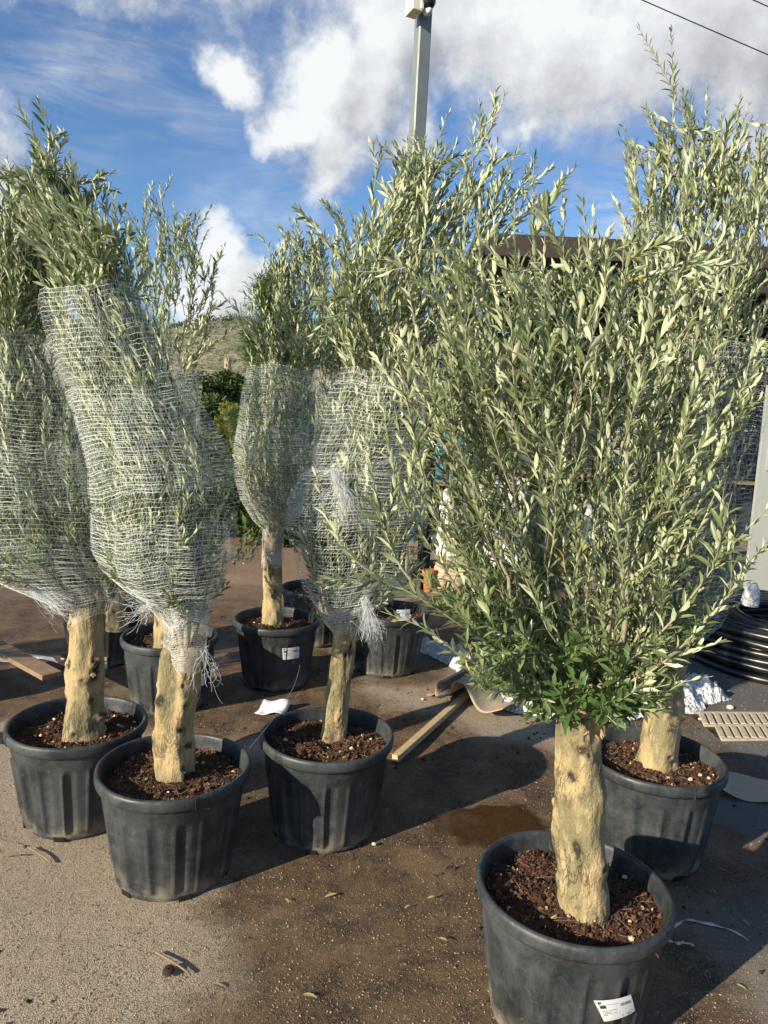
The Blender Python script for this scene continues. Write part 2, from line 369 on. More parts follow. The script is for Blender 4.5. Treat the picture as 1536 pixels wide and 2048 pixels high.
FILM = mat('bubble_film', f_film)
def f_hill(t, p):
    n = t.noise(t.pos, .02, 5, .6); v = t.ss(t.noise(t.pos, .11, 7, .85), .47, .53)
    c = t.mix(n, (.19, .17, .12), (.26, .23, .16)); c = t.mix(t.m('MULTIPLY', v, .85), c, (.085, .10, .055))
    c = t.mix(t.ss(t.noise(t.pos, .012, 3), .52, .62, 0, .5), c, (.13, .15, .08))
    t.put(p.inputs['Base Color'], c); p.inputs['Roughness'].default_value = 1
HILL = mat('dry_hillside', f_hill)
def leafmat(name, a, b, trans=.25):
    def f(t, p):
        r = t.node('ShaderNodeNewGeometry').outputs['Random Per Island']; c = t.mix(r, a, b)
        t.put(p.inputs['Base Color'], c); p.inputs['Roughness'].default_value = .6
        tr = t.node('ShaderNodeBsdfTranslucent'); t.put(tr.inputs[0], c); mx = t.node('ShaderNodeMixShader'); mx.inputs[0].default_value = trans
        t.l.new(p.outputs[0], mx.inputs[1]); t.l.new(tr.outputs[0], mx.inputs[2]); t.l.new(mx.outputs[0], t.out.inputs[0])
    return mat(name, f)
GREEN = leafmat('shrub_leaf', (.030, .065, .014), (.10, .14, .03)); YGREEN = leafmat('yellowing_leaf', (.13, .15, .03), (.28, .25, .05)); PINEM = leafmat('pine_needle', (.03, .075, .018), (.11, .17, .04))

# ------------------------------------------------------------------ setting
def axis(lo, hi, a, b, n1, n2):
    g = lambda s, e, n: s+(e-s)*np.linspace(0, 1, n)**3
    return np.concatenate([g(a, lo, n2)[::-1][:-1], np.linspace(a, b, n1), g(b, hi, n2)[1:]])
gx = axis(-3000, 3000, -4, 5, 150, 12); gy = axis(-300, 4500, 0, 9, 150, 12)
GX, GY = np.meshgrid(gx, gy)
def gheight(x, y):
    return 0.004*(np.sin(x*3.1+y*1.3)+np.sin(y*4.3-x*2.2)+.6*np.sin(x*9.1+1)*np.sin(y*8.3)) - .005
GZ = gheight(GX, GY)*np.exp(-np.maximum(0, np.abs(GX)-5)/20)*np.exp(-np.maximum(0, GY-9)/20)
g = MB().grid(np.stack([GX, GY, GZ], -1)); tag(g.build('ground', GROUND, smooth=True), kind='structure')

def grains(name, n, region, smin, smax, mt, dens=None):
    T = np.array([[1, 0, -.4], [-.5, .87, -.4], [-.5, -.87, -.4], [.3, .2, .7], [-.35, -.1, .6]])
    Fq = np.array([[0, 1, 3], [1, 4, 3], [1, 2, 4], [2, 3, 4], [2, 0, 3], [0, 2, 1]])
    x, y = region(n); k = len(x); s = smin+(smax-smin)*rng.random(k)**3
    a = rng.random(k)*6.28; J = rng.normal(0, .22, (k, 5, 3)); V = (T[None]+J)*s[:, None, None]
    ca, sa = np.cos(a)[:, None], np.sin(a)[:, None]
    V = np.stack([V[..., 0]*ca-V[..., 1]*sa, V[..., 0]*sa+V[..., 1]*ca, V[..., 2]*.75], -1)
    V += np.stack([x, y, gheight(x, y)+s*.25], -1)[:, None]
    F = (Fq[None]+np.arange(k)[:, None, None]*5).reshape(-1, 3)
    return MB().add(V.reshape(-1, 3), F).build(name, mt, kind='stuff')
def reg(n):
    y = 1.6+5.0*rng.random(n)**1.5; x = (rng.random(n)*2-1)*.62*y+.02*y; return x, y
grains('grit', 60000, reg, .0014, .0048, GRAIN)
grains('gravel', 350, reg, .003, .008, GRAIN)
def clods(n):
    x = rng.uniform(-1.6, 2.2, n); y = rng.uniform(2.0, 6.5, n); k = np.array([noise.noise(Vector((a*1.7, b*1.7, 3))) > .08 for a, b in zip(x, y)]); return x[k], y[k]
grains('soil_clods', 2600, clods, .004, .016, plain('wet_clod', (.030, .018, .011), .9, .4, 50))
# puddle
th = np.linspace(0, 2*np.pi, 60, endpoint=False); pc = atz(980, 1650)
rr = 1+.22*np.sin(2*th+.5)+.13*np.sin(3*th)+.08*np.sin(7*th+1)+.05*np.sin(13*th)
ring = np.c_[pc[0]+.27*rr*np.cos(th)+.10*np.sin(th)*rr, pc[1]+.22*rr*np.sin(th), np.full(60, .0065)]
tag(MB().add(ring, [list(range(60))]).build('puddle', WATER, origin=(pc[0], pc[1], 0)), kind='structure')

# hill
def hill():
    U = np.linspace(-1300, 900, 160); S = np.linspace(0, 1, 40); V = np.zeros((40, 160, 3))
    for i, s_ in enumerate(S):
        for j, u in enumerate(U):
            ridge = 84+26*math.sin(u/260+1.9)+10*nz((u, 0, 0), .01)+4*nz((u, 3, 0), .05)
            y = 620+s_*330+20*nz((u, s_*300, 0), .01)
            z = ridge*math.sin(s_*math.pi/2)+9*nz((u, y, 0), .012)*s_+2*nz((u, y, 5), .06)
            V[i, j] = (u, y, z-2)
    o = MB().grid(V).build('hill', HILL, smooth=True); tag(o, kind='structure'); return V
HV = hill()

def clump_leaves(centers, rad, n, size, mb, flat=1.0, mi=0, aspect=.5):
    """small folded leaf faces spread through ellipsoidal clumps"""
    c = np.asarray(centers); idx = rng.integers(0, len(c), n); d = rng.normal(0, 1, (n, 3)); d /= np.linalg.norm(d, axis=1)[:, None]
    r = np.asarray(rad)[idx]*(rng.random(n)**.45); P = c[idx]+d*r[:, None]*np.array([1, 1, flat])
    t = d*.5+rng.normal(0, .6, (n, 3)); t /= np.linalg.norm(t, axis=1)[:, None]
    b = np.cross(t, rng.normal(0, 1, (n, 3))); b /= np.linalg.norm(b, axis=1)[:, None]; s = size*(.6+.8*rng.random(n))[:, None]
    V = np.stack([P, P+t*s*.5+b*s*aspect*.5, P+t*s, P+t*s*.5-b*s*aspect*.5], 1)
    return mb.add(V.reshape(-1, 3), np.arange(n*4).reshape(n, 4), mi)
# treeline on the ridge
mb = MB(); cs = []
for j in range(0, 160):
    for k in range(3):
        p_ = HV[-1, j]+np.array([rng.normal(0, 6), -8+rng.normal(0, 8), rng.normal(2, 1)]); cs.append(p_)
clump_leaves(cs, [6.5]*len(cs), 30000, 3.4, mb, .8); mb.build('ridge_woodland', GREEN, kind='stuff')
mb = MB(); k = 5200; jj = np.clip(rng.normal(86, 24, k).astype(int), 0, 159); ii = rng.integers(3, 39, k)
clump_leaves(HV[ii, jj]+np.c_[rng.normal(0, 6, k), rng.normal(0, 4, k), np.full(k, .9)], [1.9]*k, 46000, 1.7, mb, .6); mb.build('hillside_scrub', GREEN, kind='stuff')

# ruined tower far off
def tower():
    y = 420; b = aty(455, 752, y); tp = aty(455, 718, y); h = tp[2]-b[2]; t = empty('stone_tower', (b[0], b[1], b[2]), 'small pinkish stone tower standing before the dry hillside', 'tower')
    w_ = 3.9; m_ = MB()
    m_.tube([(b[0], y, b[2]-22), (b[0], y, b[2]+h*.92)], [w_*.56, w_*.5], 10); m_.build('wall', STONE, t)
    for k in range(6):
        a = k*math.pi/3+.2; MB().box((b[0]+math.cos(a)*w_*.42, y+math.sin(a)*w_*.42, b[2]+h*.95), (w_*.25, w_*.25, h*.14), rotz(a)).build('battlement', STONE, t)
    for q, (dx, fz) in enumerate([(-.4, .62), (.3, .35)]):
        MB().box((b[0]+dx, y-w_*.5, b[2]+h*fz), (.5, .5, 1.3)).build('window', INK, t)
tower()

def bush_tree(name, px, py_top, y, wpx, label, mt, base_z=0, n=5000, size=.16, cat='tree', trunk=True, groups=None, sq=1.0):
    top = aty(px, py_top, y); wd = wpx/FPX*y/2; h = top[2]
    root = empty(name, (top[0], y, base_z), label, cat, groups)
    if trunk:
        mb = MB(); mb.tube([(top[0], y, base_z-.1), (top[0]+.1, y, h*.3), (top[0]-.05, y, h*.75)], [.13*h/4, .09*h/4, .03], 8); mb.build('trunk', OLDWOOD, root, smooth=True)
        for q in range(6):
            a = rng.random()*6.28; z0 = h*(.25+.08*q); MB().tube([(top[0], y, z0), (top[0]+math.cos(a)*wd*.4, y+math.sin(a)*wd*.4, z0+h*.12), (top[0]+math.cos(a)*wd*.75, y+math.sin(a)*wd*.75, z0+h*.25)], [.03*h/3, .02*h/3, .01], 5).build('limb', OLDWOOD, root)
    cs, rs = [], []
    for q in range(26):
        zf = .2+.75*rng.random(); a = rng.random()*6.28; r = wd*math.sqrt(max(0, 1-(zf*1.6-.8)**2*.8))*math.sqrt(rng.random())*.85
        cs.append((top[0]+r*math.cos(a), y+r*math.sin(a), base_z+(h-base_z)*zf*.97)); rs.append(wd*(.20+.2*rng.random()))
    mb = MB(); clump_leaves(cs, rs, n, size, mb, .8*sq); mb.build('crown', mt, root, kind='stuff')
    return root
bush_tree('broadleaf_tree', 452, 736, 24, 190, 'dark green leafy tree below the far stone tower', GREEN, n=26000, size=.15)
bush_tree('broadleaf_tree', 395, 785, 19, 150, 'shaded green tree left of the yellowing shrub, behind the nets', GREEN, n=20000, size=.13)
bush_tree('yellowing_shrub', 463, 800, 16, 75, 'yellow-green shrub catching the sun between two netted trees', YGREEN, n=9000, size=.10, cat='shrub')
bush_tree('broadleaf_tree', 330, 760, 26, 210, 'green tree mostly hidden behind the left netted crowns', GREEN, n=16000, size=.15)
bush_tree('broadleaf_tree', 620, 800, 22, 260, 'dark tree behind the netted trees in the middle', GREEN, n=20000, size=.15)
bush_tree('broadleaf_tree', 90, 800, 28, 380, 'low green tree far behind the leftmost netted tree', GREEN, n=20000, size=.18)
bush_tree('leafy_shrub', 461, 905, 13, 26, 'small bright green shrub at the foot of the yellowing one', GREEN, n=900, size=.12, cat='shrub', trunk=False)

for k_, (px_, y_, ph_, wp_) in enumerate([(170, 12.5, 880, 420), (350, 11.2, 905, 330), (455, 10.6, 925, 300), (590, 11.0, 900, 320), (740, 12.5, 890, 330)]):
    bush_tree('hedge_shrub', px_, ph_, y_, wp_, ['wide dark shrub behind the leftmost netted trees', 'dark shrub behind the thin open shoots', 'shaded shrub under the yellowing one, mid left', 'dark shrub behind the evenly netted olive', 'dark shrub behind the middle netted olive'][k_], GREEN, n=15000, size=.09, cat='shrub', trunk=False, groups='dark shrubs along the back of the yard')

def pine(px, py_top, y, wpx, label, base=(None), n=9000, needle=.13):
    top = aty(px, py_top, y); wd = wpx/FPX*y/2; h = top[2]; root = empty('pine_tree', (top[0], y, 0), label, 'tree')
    MB().tube([(top[0], y, -.1), (top[0]+.05, y, h*.5), (top[0], y, h*.97)], [.14, .09, .02], 8).build('trunk', OLDWOOD, root, smooth=True)
    P, T = [], []
    for q in range(70):
        zf = rng.random()**.8; z0 = h*(.22+.74*zf); L = wd*(1.05-zf*.8)*(.6+.5*rng.random()); a = rng.random()*6.28
        e = np.array([top[0]+math.cos(a)*L, y+math.sin(a)*L, z0+L*.45]); s0 = np.array([top[0], y, z0])
        MB().tube([s0, (s0+e)/2-np.array([0, 0, L*.04]), e], [.022, .014, .006], 4).build('limb', OLDWOOD, root) if q < 24 else None
        for k in range(n//70):
            f_ = .25+.75*rng.random()**.6; P.append(s0+(e-s0)*f_+rng.normal(0, .09, 3)); d = (e-s0)/L+rng.normal(0, .55, 3); T.append(d/np.linalg.norm(d))
    P = np.array(P); T = np.array(T); m_ = len(P); mb = MB()
    for rep in range(3):
        D = T+rng.normal(0, .5, (m_, 3)); D /= np.linalg.norm(D, axis=1)[:, None]; B = np.cross(D, rng.normal(0, 1, (m_, 3))); B /= np.linalg.norm(B, axis=1)[:, None]
        V = np.stack([P-B*.006, P+B*.006, P+D*needle], 1); mb.add(V.reshape(-1, 3), np.arange(m_*3).reshape(m_, 3))
    mb.build('crown', PINEM, root, kind='stuff')
pine(560, 535, 12, 190, 'green pine tree rising behind the middle netted olive', n=16000)

# ------------------------------------------------------------------ olive tree builder
def leaf_template():
    st = [(.0, .0, 0), (.30, .42, .010), (.66, .46, .0), (1, 0, -.06)]
    V = [(0, 0, 0)]
    for s_, w_, d in st[1:3]: V += [(s_, w_, d+.05), (s_, 0, d), (s_, -w_, d+.05)]
    V.append((1, 0, -.06))
    F3 = [(0, 2, 1), (0, 3, 2), (4, 5, 7), (5, 6, 7)]; F4 = [(1, 2, 5, 4), (2, 3, 6, 5)]
    return np.array(V, float), F3, F4
LV, LF3, LF4 = leaf_template()
# winding so that +Z is the upper face
def _fix(F):
    out = []
    for f in F:
        a, b, c = LV[f[0]], LV[f[1]], LV[f[2]]
        out.append(tuple(f) if np.cross(b-a, c-a)[2] > 0 else tuple(f[::-1]))
    return np.array(out)
LF3, LF4 = _fix(LF3), _fix(LF4)
leaf_meshes = []
for bend in (0, .10, -.08):
    mb = MB(); V = LV.copy(); V[:, 1] *= .22; V[:, 2] += -bend*V[:, 0]**2; mb.add(V, LF3); mb.f.append(LF4); mb.mi.append(np.zeros(len(LF4)))
    leaf_meshes.append(mb.mesh('leaf', LEAF, True))

def resample(P, n):
    P = np.asarray(P, float); d = np.r_[0, np.cumsum(np.linalg.norm(np.diff(P, axis=0), axis=1))]; t = np.linspace(0, d[-1], n)
    return np.stack([np.interp(t, d, P[:, k]) for k in range(3)], -1)
def smooth_path(P, n):
    P = np.asarray(P, float)
    Q = resample(P, max(n, 4))
    for _ in range(max(2, n//6)): Q[1:-1] = (Q[:-2]+2*Q[1:-1]+Q[2:])/4
    return Q

def leaves_on(path, spacing, L, out, up=.0, start=.0, spread=(22, 48), flat=0):
    """opposite leaf pairs along a shoot; rows appended: pos, dir, normal, length"""
    path = np.asarray(path); d = np.r_[0, np.cumsum(np.linalg.norm(np.diff(path, axis=0), axis=1))]; tot = d[-1]
    k = int(tot*(1-start)/spacing)
    if k < 2: return
    s = tot*start+np.arange(k)*spacing+rng.normal(0, spacing*.15, k); s = np.clip(s, 0, tot*.999)
    P = np.stack([np.interp(s, d, path[:, i]) for i in range(3)], -1)
    T = np.gradient(path, axis=0); T = np.stack([np.interp(s, d, T[:, i]) for i in range(3)], -1); T /= np.linalg.norm(T, axis=1)[:, None]
    A = np.cross(T, np.array([.3, .2, .1])+rng.normal(0, .1, 3)); A /= np.linalg.norm(A, axis=1)[:, None]; B = np.cross(T, A)
    ph = rng.random()*6.28+(np.arange(k) % 2)*1.571+rng.normal(0, .3, k)
    frac = s/tot
    for side in (0, math.pi):
        keep = rng.random(k) > .07
        a = ph+side+rng.normal(0, .2, k); R = A*np.cos(a)[:, None]+B*np.sin(a)[:, None]
        al = np.radians(rng.uniform(spread[0], spread[1], k)*(1-.35*frac)+rng.normal(0, 7, k))
        D = T*np.cos(al)[:, None]+R*np.sin(al)[:, None]; D[:, 2] += up; D /= np.linalg.norm(D, axis=1)[:, None]
        N = T*np.sin(al)[:, None]-R*np.cos(al)[:, None]; N += rng.normal(0, .42, (k, 3)); N -= D*np.sum(N*D, 1)[:, None]; N /= np.linalg.norm(N, axis=1)[:, None]
        ln = L*(.62+.55*rng.random(k))*np.clip(1.15-frac**3*.65, .4, 1.1)
        out.append(np.c_[P, D, N, ln][keep])

def twig_mesh(mb, path, r0, r1, n=3): mb.tube(path, np.linspace(r0, r1, len(path)), n, caps=False)

class Env:
    """crown outline: rows (py, left px, right px) read at the tree's own distance, given a round section of real depth"""
    def __init__(s, rows, y, depth=.8, cy=0.0):
        z, c, r = [], [], []
        for py, l, rt in rows:
            a, b = aty(l, py, y), aty(rt, py, y); z.append((a[2]+b[2])/2); c.append((a[0]+b[0])/2); r.append(abs(b[0]-a[0])/2)
        o = np.argsort(z); s.z, s.c, s.r = np.array(z)[o], np.array(c)[o], np.array(r)[o]; s.y = y+cy; s.depth = depth
        s.z0, s.z1 = s.z[0], s.z[-1]
    def cen(s, z): return np.interp(z, s.z, s.c)
    def rad(s, z): return np.interp(z, s.z, s.r)
    def pt(s, u, v, z):
        r = s.rad(z); return np.stack([s.cen(z)+u*r, s.y+v*np.minimum(r*s.depth, .55), z+0*r], -1)

def grow(env, n, Lr, rho=(.25, 1), z_lo=None, z_hi=None, spacing=.025, leaf=.058, wob=.02, out=None, tw=None, side=.5, over=.12, bias=1.0, spread=(24, 50), fan=.12):
    z_lo = env.z0 if z_lo is None else z_lo; z_hi = env.z1 if z_hi is None else z_hi
    for _ in range(n):
        a = rng.random()*6.28; r = rho[0]+(rho[1]-rho[0])*rng.random()**.5; L = rng.uniform(*Lr)
        t0 = z_lo+(z_hi-z_lo)*rng.random()**bias - L*.35
        k = 9; z = np.linspace(max(t0, env.z0), t0+L, k)
        z = np.minimum(z, env.z1+over*rng.random()+.02)
        if z[-1]-z[0] < .06: continue
        u, v = r*math.cos(a), r*math.sin(a)
        sw = rng.normal(0, wob, (2,)); tt = np.linspace(0, 1, k)
        fr = 1-fan*(1-tt); P = env.pt(u*fr, v*fr, z); P[:, 0] += sw[0]*tt**1.5*3+np.cumsum(rng.normal(0, wob*.25, k)); P[:, 1] += sw[1]*tt**1.5*3+np.cumsum(rng.normal(0, wob*.25, k))
        ez = np.maximum(0, z-env.z1)      # free ends fan outwards
        P[:, 0] += u*ez*.35; P[:, 1] += v*ez*.35
        leaves_on(P, spacing, leaf, out, start=.12, spread=spread); twig_mesh(tw, P, .0026, .0010)
        if rng.random() < side:
            for q in range(rng.integers(1, 4)):
                i = rng.integers(1, k-2); d = P[i+1]-P[i]; d /= np.linalg.norm(d)+1e-9
                o_ = rng.normal(0, 1, 3); o_ -= d*(o_@d); o_ /= np.linalg.norm(o_); l2 = rng.uniform(.07, .18)
                S = [P[i]+(d*f_+o_*f_*.55*(1-.3*f_))*l2 for f_ in np.linspace(0, 1, 5)]
                leaves_on(S, spacing*.95, leaf*.85, out, spread=spread); twig_mesh(tw, S, .0016, .0008)

def shoot_px(pts, y, out, tw, n=14, leaf=.060, spacing=.024, r0=.004, start=.1, side=3, spread=(22, 48)):
    """pts: (px, py, extra distance)"""
    P = np.array([aty(a, b, y+d) for a, b, d in pts]); P = smooth_path(P, n)
    leaves_on(P, spacing, leaf, out, start=start, spread=spread); twig_mesh(tw, P, r0, .001, 5)
    for q in range(side):
        i = rng.integers(2, n-3); d = P[i+1]-P[i]; d /= np.linalg.norm(d); o_ = rng.normal(0, 1, 3)+np.array([0, 0, .5]); o_ -= d*(o_@d); o_ /= np.linalg.norm(o_); l2 = rng.uniform(.09, .2)
        S = [P[i]+(d*f_+o_*f_*.6)*l2 for f_ in np.linspace(0, 1, 6)]
        leaves_on(S, spacing*.95, leaf*.9, out, spread=spread); twig_mesh(tw, S, .0018, .0008)
    return P

def finish_leaves(rows, root, nobj, mt=LEAF, wid=.225, keepfn=None):
    A = np.concatenate(rows)
    if keepfn is not None: A = A[keepfn(A)]
    dist = np.linalg.norm(A[:, :3]-EYE, axis=1); idx = np.array([], int)
    if nobj:
        # the ones nearest the camera side become leaves of their own
        fac = np.abs(np.sum(A[:, 6:9]*(A[:, :3]-EYE), 1))/dist
        score = dist-.25*fac; idx = np.argsort(score)[:nobj]
    rest = np.ones(len(A), bool); rest[idx] = False; Bm = A[rest]
    k = len(Bm); T, N, L = Bm[:, 3:6], Bm[:, 6:9], Bm[:, 9]; W = np.cross(N, T)
    V = LV[None]*np.ones((k, 1, 1)); wd = wid*rng.uniform(.8, 1.2, k)[:, None]; bend = rng.normal(.03, .09, k)[:, None]
    X = V[..., 0]; Yv = V[..., 1]*wd; Z = V[..., 2]-bend*X**2
    Q = Bm[:, None, :3]+L[:, None, None]*(X[..., None]*T[:, None]+Yv[..., None]*W[:, None]+Z[..., None]*N[:, None])
    mb = MB(); off = np.arange(k)[:, None, None]*8
    mb.add(Q.reshape(-1, 3), (LF3[None]+off).reshape(-1, 3)); mb.f.append((LF4[None]+off).reshape(-1, 4)); mb.mi.append(np.zeros(k*len(LF4)))
    mb.build('foliage', mt, root, smooth=True, kind='stuff')
    for q, i in enumerate(idx):
        r = A[i]; t, n_ = r[3:6], r[6:9]; b = np.cross(n_, t); o = bpy.data.objects.new('leaf', leaf_meshes[q % 3]); COL.objects.link(o)
        o.parent = root; o.matrix_parent_inverse = Matrix.Translation(-root.location)
        o.matrix_world = Matrix.Translation(Vector(r[:3])) @ (Matrix((t, b, n_)).transposed().to_4x4()) @ Matrix.Scale(r[9], 4)
        o.location = Vector(r[:3]); 
    return len(A)

def net(env, root, row=.015, tapew=.00105, layers=2, z0=None, z1=None, puff=1.03, wav=.035, ties=(), seed=0, hem=.02, slant=0.0, nth=110, name='netting', gap=None):
    """knitted wrap: flat horizontal tapes joined by thin zigzag threads, following the wrapped crown"""
    z0 = env.z0 if z0 is None else z0; z1 = env.z1 if z1 is None else z1
    mb = MB(); th = np.linspace(0, 2*np.pi, nth, endpoint=False)
    lr = np.random.default_rng(seed+50)
    ph = lr.random(12)*6.28
    for L in range(layers):
        tilt = (lr.random()-.5)*(.16+.22*L)+slant; tphase = lr.random()*6.28
        a0, a1 = (z0, z1) if L == 0 else (z0+(z1-z0)*lr.uniform(.0, .5), z1)
        if L >= 1: a0 = z0+(z1-z0)*(0, .0, .42, .2)[min(L, 3)]+lr.uniform(0, .04); a1 = a0+(z1-z0)*lr.uniform(.20, .34)
        R = int((a1-a0)/(row*(1 if L == 0 else .75))); base = np.linspace(a0, a1, R)
        base = base+lr.normal(0, row*.12, R)
        for tz in ties:      # rows crowd together where the wrap is pulled tight
            w_ = np.exp(-((base-tz)/.05)**2); base = base+(tz-base)*w_*.55
        Z = base[:, None]+tilt*np.cos(th+tphase)[None]*.5*env.rad(base)[:, None]*2 + .010*np.sin(3*th+ph[0]+base[:, None]*5)+.003*np.sin(7*th+ph[1]+base[:, None]*9)+.0012*lr.normal(0, 1, (R, nth))
        Z = Z+hem*np.sin(4*th+ph[2])*np.exp(-((base-z0)/.06)**2)[:, None]
        Z = np.clip(Z, z0-.05, z1+.03)
        lump = 1+wav*(np.sin(3*th+ph[3]+Z*5)+.6*np.sin(5*th+ph[4]-Z*9)+.3*np.sin(9*th+ph[5]+Z*12)+.12*np.sin(17*th+ph[6]-Z*22))
        for tz in ties: lump = lump*(1-.06*np.exp(-((Z-tz)/.03)**2))
        lump = lump*(puff+.012*L)*(1-.05*np.abs(np.sin(th*2.5+Z*3.2+ph[8]))**12-.035*np.abs(np.sin(th*4-Z*5+ph[9]))**14)
        rx = env.rad(Z)*lump; c_ = env.cen(Z); ry = np.minimum(env.rad(Z)*env.depth, .55)*lump
        P = np.stack([c_+rx*np.cos(th), env.y+ry*np.sin(th), Z], -1)
        tw_ = tapew*lr.uniform(.6, 1.3, (R, 1))
        up = np.zeros_like(P); up[..., 2] = 1
        up[..., 0] = np.cos(th)*.15*np.sin(ph[7]+base*40)[:, None]
        A, B = P-up*tw_[..., None]*.5, P+up*tw_[..., None]*.5
        Vv = np.stack([A, B], 2).reshape(-1, 3)      # (R, nth, 2)
        i = np.arange(R)[:, None]*nth; j = np.arange(nth)[None]; j2 = (j+1) % nth
        F = np.stack([(i+j)*2, (i+j2)*2, (i+j2)*2+1, (i+j)*2+1], -1).reshape(-1, 4); mb.add(Vv, F)
        # zigzag threads
        i0 = np.arange(R-1)[:, None]; par = (i0 % 2)
        for q in range(2):
            a = P[i0, j]; b = P[i0+1, (j+(1 if q == 0 else 0)) % nth]
            mask = lr.random(a.shape[:2]) < (.6 if L == 0 else .3); a, b = a[mask], b[mask]
            d = b-a; sd = np.cross(d, a-np.array([0, 0, 0])-np.stack([env.cen(a[:, 2]), np.full(len(a), env.y), a[:, 2]], -1)); sd /= np.linalg.norm(sd, axis=1)[:, None]+1e-9
            sd = sd*.00028
            Vz = np.stack([a-sd, a+sd, b+sd, b-sd], 1).reshape(-1, 3); mb.add(Vz, np.arange(len(a)*4).reshape(-1, 4))
    o = mb.build(name, NET, root, kind='stuff'); return o

def tassel(root, px, py, y, px2, py2, n=60, spread=.05):
    n = int(n*1.5)
    a, b = aty(px, py, y), aty(px2, py2, y); mb = MB()
    for q in range(n):
        e = b+rng.normal(0, spread, 3)*np.array([1.3, .7, 1.6]); m1 = a+(e-a)*.4+rng.normal(0, spread*.4, 3); m2 = a+(e-a)*.75+rng.normal(0, spread*.6, 3)
        mb.tube(smooth_path([a+rng.normal(0, .012, 3), m1, m2, e], 12)+rng.normal(0, .0025, (12, 3)), .00038, 3, caps=False)
    mb.build('net_tail', NET, root, kind='stuff')

def stub(c_, d, r_, root, sd):
    d = d/np.linalg.norm(d); P = [c_+d*t_*r_*2.2 for t_ in (-1.2, -.4, .2, .6, .85)]; mb = MB().tube(P, [r_*2.3, r_*1.7, r_*1.25, r_*.95, r_*.45], 12)
    mb.v[0] = mb.v[0]+np.array([noise.noise_vector(Vector(v_*95+sd))*.0055 for v_ in mb.v[0]]); mb.build('branch_stub', CUT, root)

def trunk_mesh(base, top, r0, r1, seed, knots=16, flute=.08, cut=True, bend=0.0, root=None, flare=.2):
    nz_, nt = 170, 112; lr = np.random.default_rng(seed); base, top = np.array(base), np.array(top); H = top[2]-base[2]
    ks = [(lr.random()*6.28, .04+.93*lr.random(), lr.uniform(.10, .26), lr.uniform(.012, .045), lr.choice([1, 1, 1, -1])) for _ in range(knots)]
    V = np.zeros((nz_, nt, 3)); S = np.zeros((nz_, nt)); th = np.linspace(0, 2*np.pi, nt, endpoint=False)
    for i in range(nz_):
        f_ = i/(nz_-1); h = f_*H; c_ = base+(top-base)*f_; c_ = c_+np.array([math.sin(f_*3.1)*bend, 0, 0])
        r = r0+(r1-r0)*f_; r *= 1+flare*math.exp(-f_*9)+.02*math.sin(f_*11+seed)
        d = flute*(np.sin(2*th+f_*1.6+seed)+.5*np.sin(3*th-f_*2.5+seed*2)+.35*np.sin(5*th+f_*2+seed))
        x, y = np.cos(th), np.sin(th)
        nn = np.array([noise.noise(Vector((a_*1.6+seed, b_*1.6, h*8)))*.13+noise.noise(Vector((a_*3+seed, b_*3, h*18)))*.035+noise.noise(Vector((a_*8+seed, b_*8, h*34)))*.020+noise.noise(Vector((a_*17+seed, b_*17, h*95)))*.011 for a_, b_ in zip(x, y)])
        k = np.zeros(nt); sc = np.zeros(nt)
        for (ka, kz, kw, kh, sg) in ks:
            da = np.abs((th-ka+np.pi) % (2*np.pi)-np.pi); q = (da/(kw*1.7))**2+((f_-kz)*H/(kh))**2
            k += np.exp(-q)*.20*(1 if sg > 0 else -.55) - np.exp(-q*6)*.16*(sg > 0); sc += np.exp(-q*2.2)*(1.0 if sg < 0 else .55)
        rr_ = r*(1+d+nn+k)
        V[i] = np.stack([c_[0]+rr_*x, c_[1]+rr_*y, np.full(nt, c_[2])], -1); S[i] = sc
    mb = MB(); mb.grid(V, close=True); c9 = V[-1].mean(0); V2 = np.array([c9+(V[-1]-c9)*q_+np.array([0, 0, h_]) for q_, h_ in ((1, 0), (.93, .012), (.80, .021), (.55, .030))])+rng.normal(0, .0015, (4, nt, 3)); V2[0] = V[-1]; mb.grid(V2, close=True, mi=0); V[-1] = V2[-1]; tc_ = V[-1].mean(0)+np.array([0, 0, .003])
    mb.add(np.vstack([V[-1], tc_]), np.array([[j, (j+1) % nt, nt] for j in range(nt)]), 1)
    o = mb.build('trunk', [BARK, CUT], root, smooth=True, origin=tuple(base))
    at = o.data.attributes.new('scar', 'FLOAT', 'POINT'); vals = np.zeros(len(o.data.vertices)); vals[:nz_*nt] = np.clip(S.ravel(), 0, 1); at.data.foreach_set('value', vals)
    # cut branch stubs
    for (ka, kz, kw, kh, sg) in ks[:max(2, knots//3)]:
        f_ = kz; r = (r0+(r1-r0)*f_); c_ = base+(top-base)*f_+np.array([math.sin(f_*3.1)*bend, 0, 0]); d = np.array([math.cos(ka), math.sin(ka), .25])
        if sg > 0:
            stub(c_+d*r*.93, d, lr.uniform(.007, .012), root, lr.random()*9)
    return o

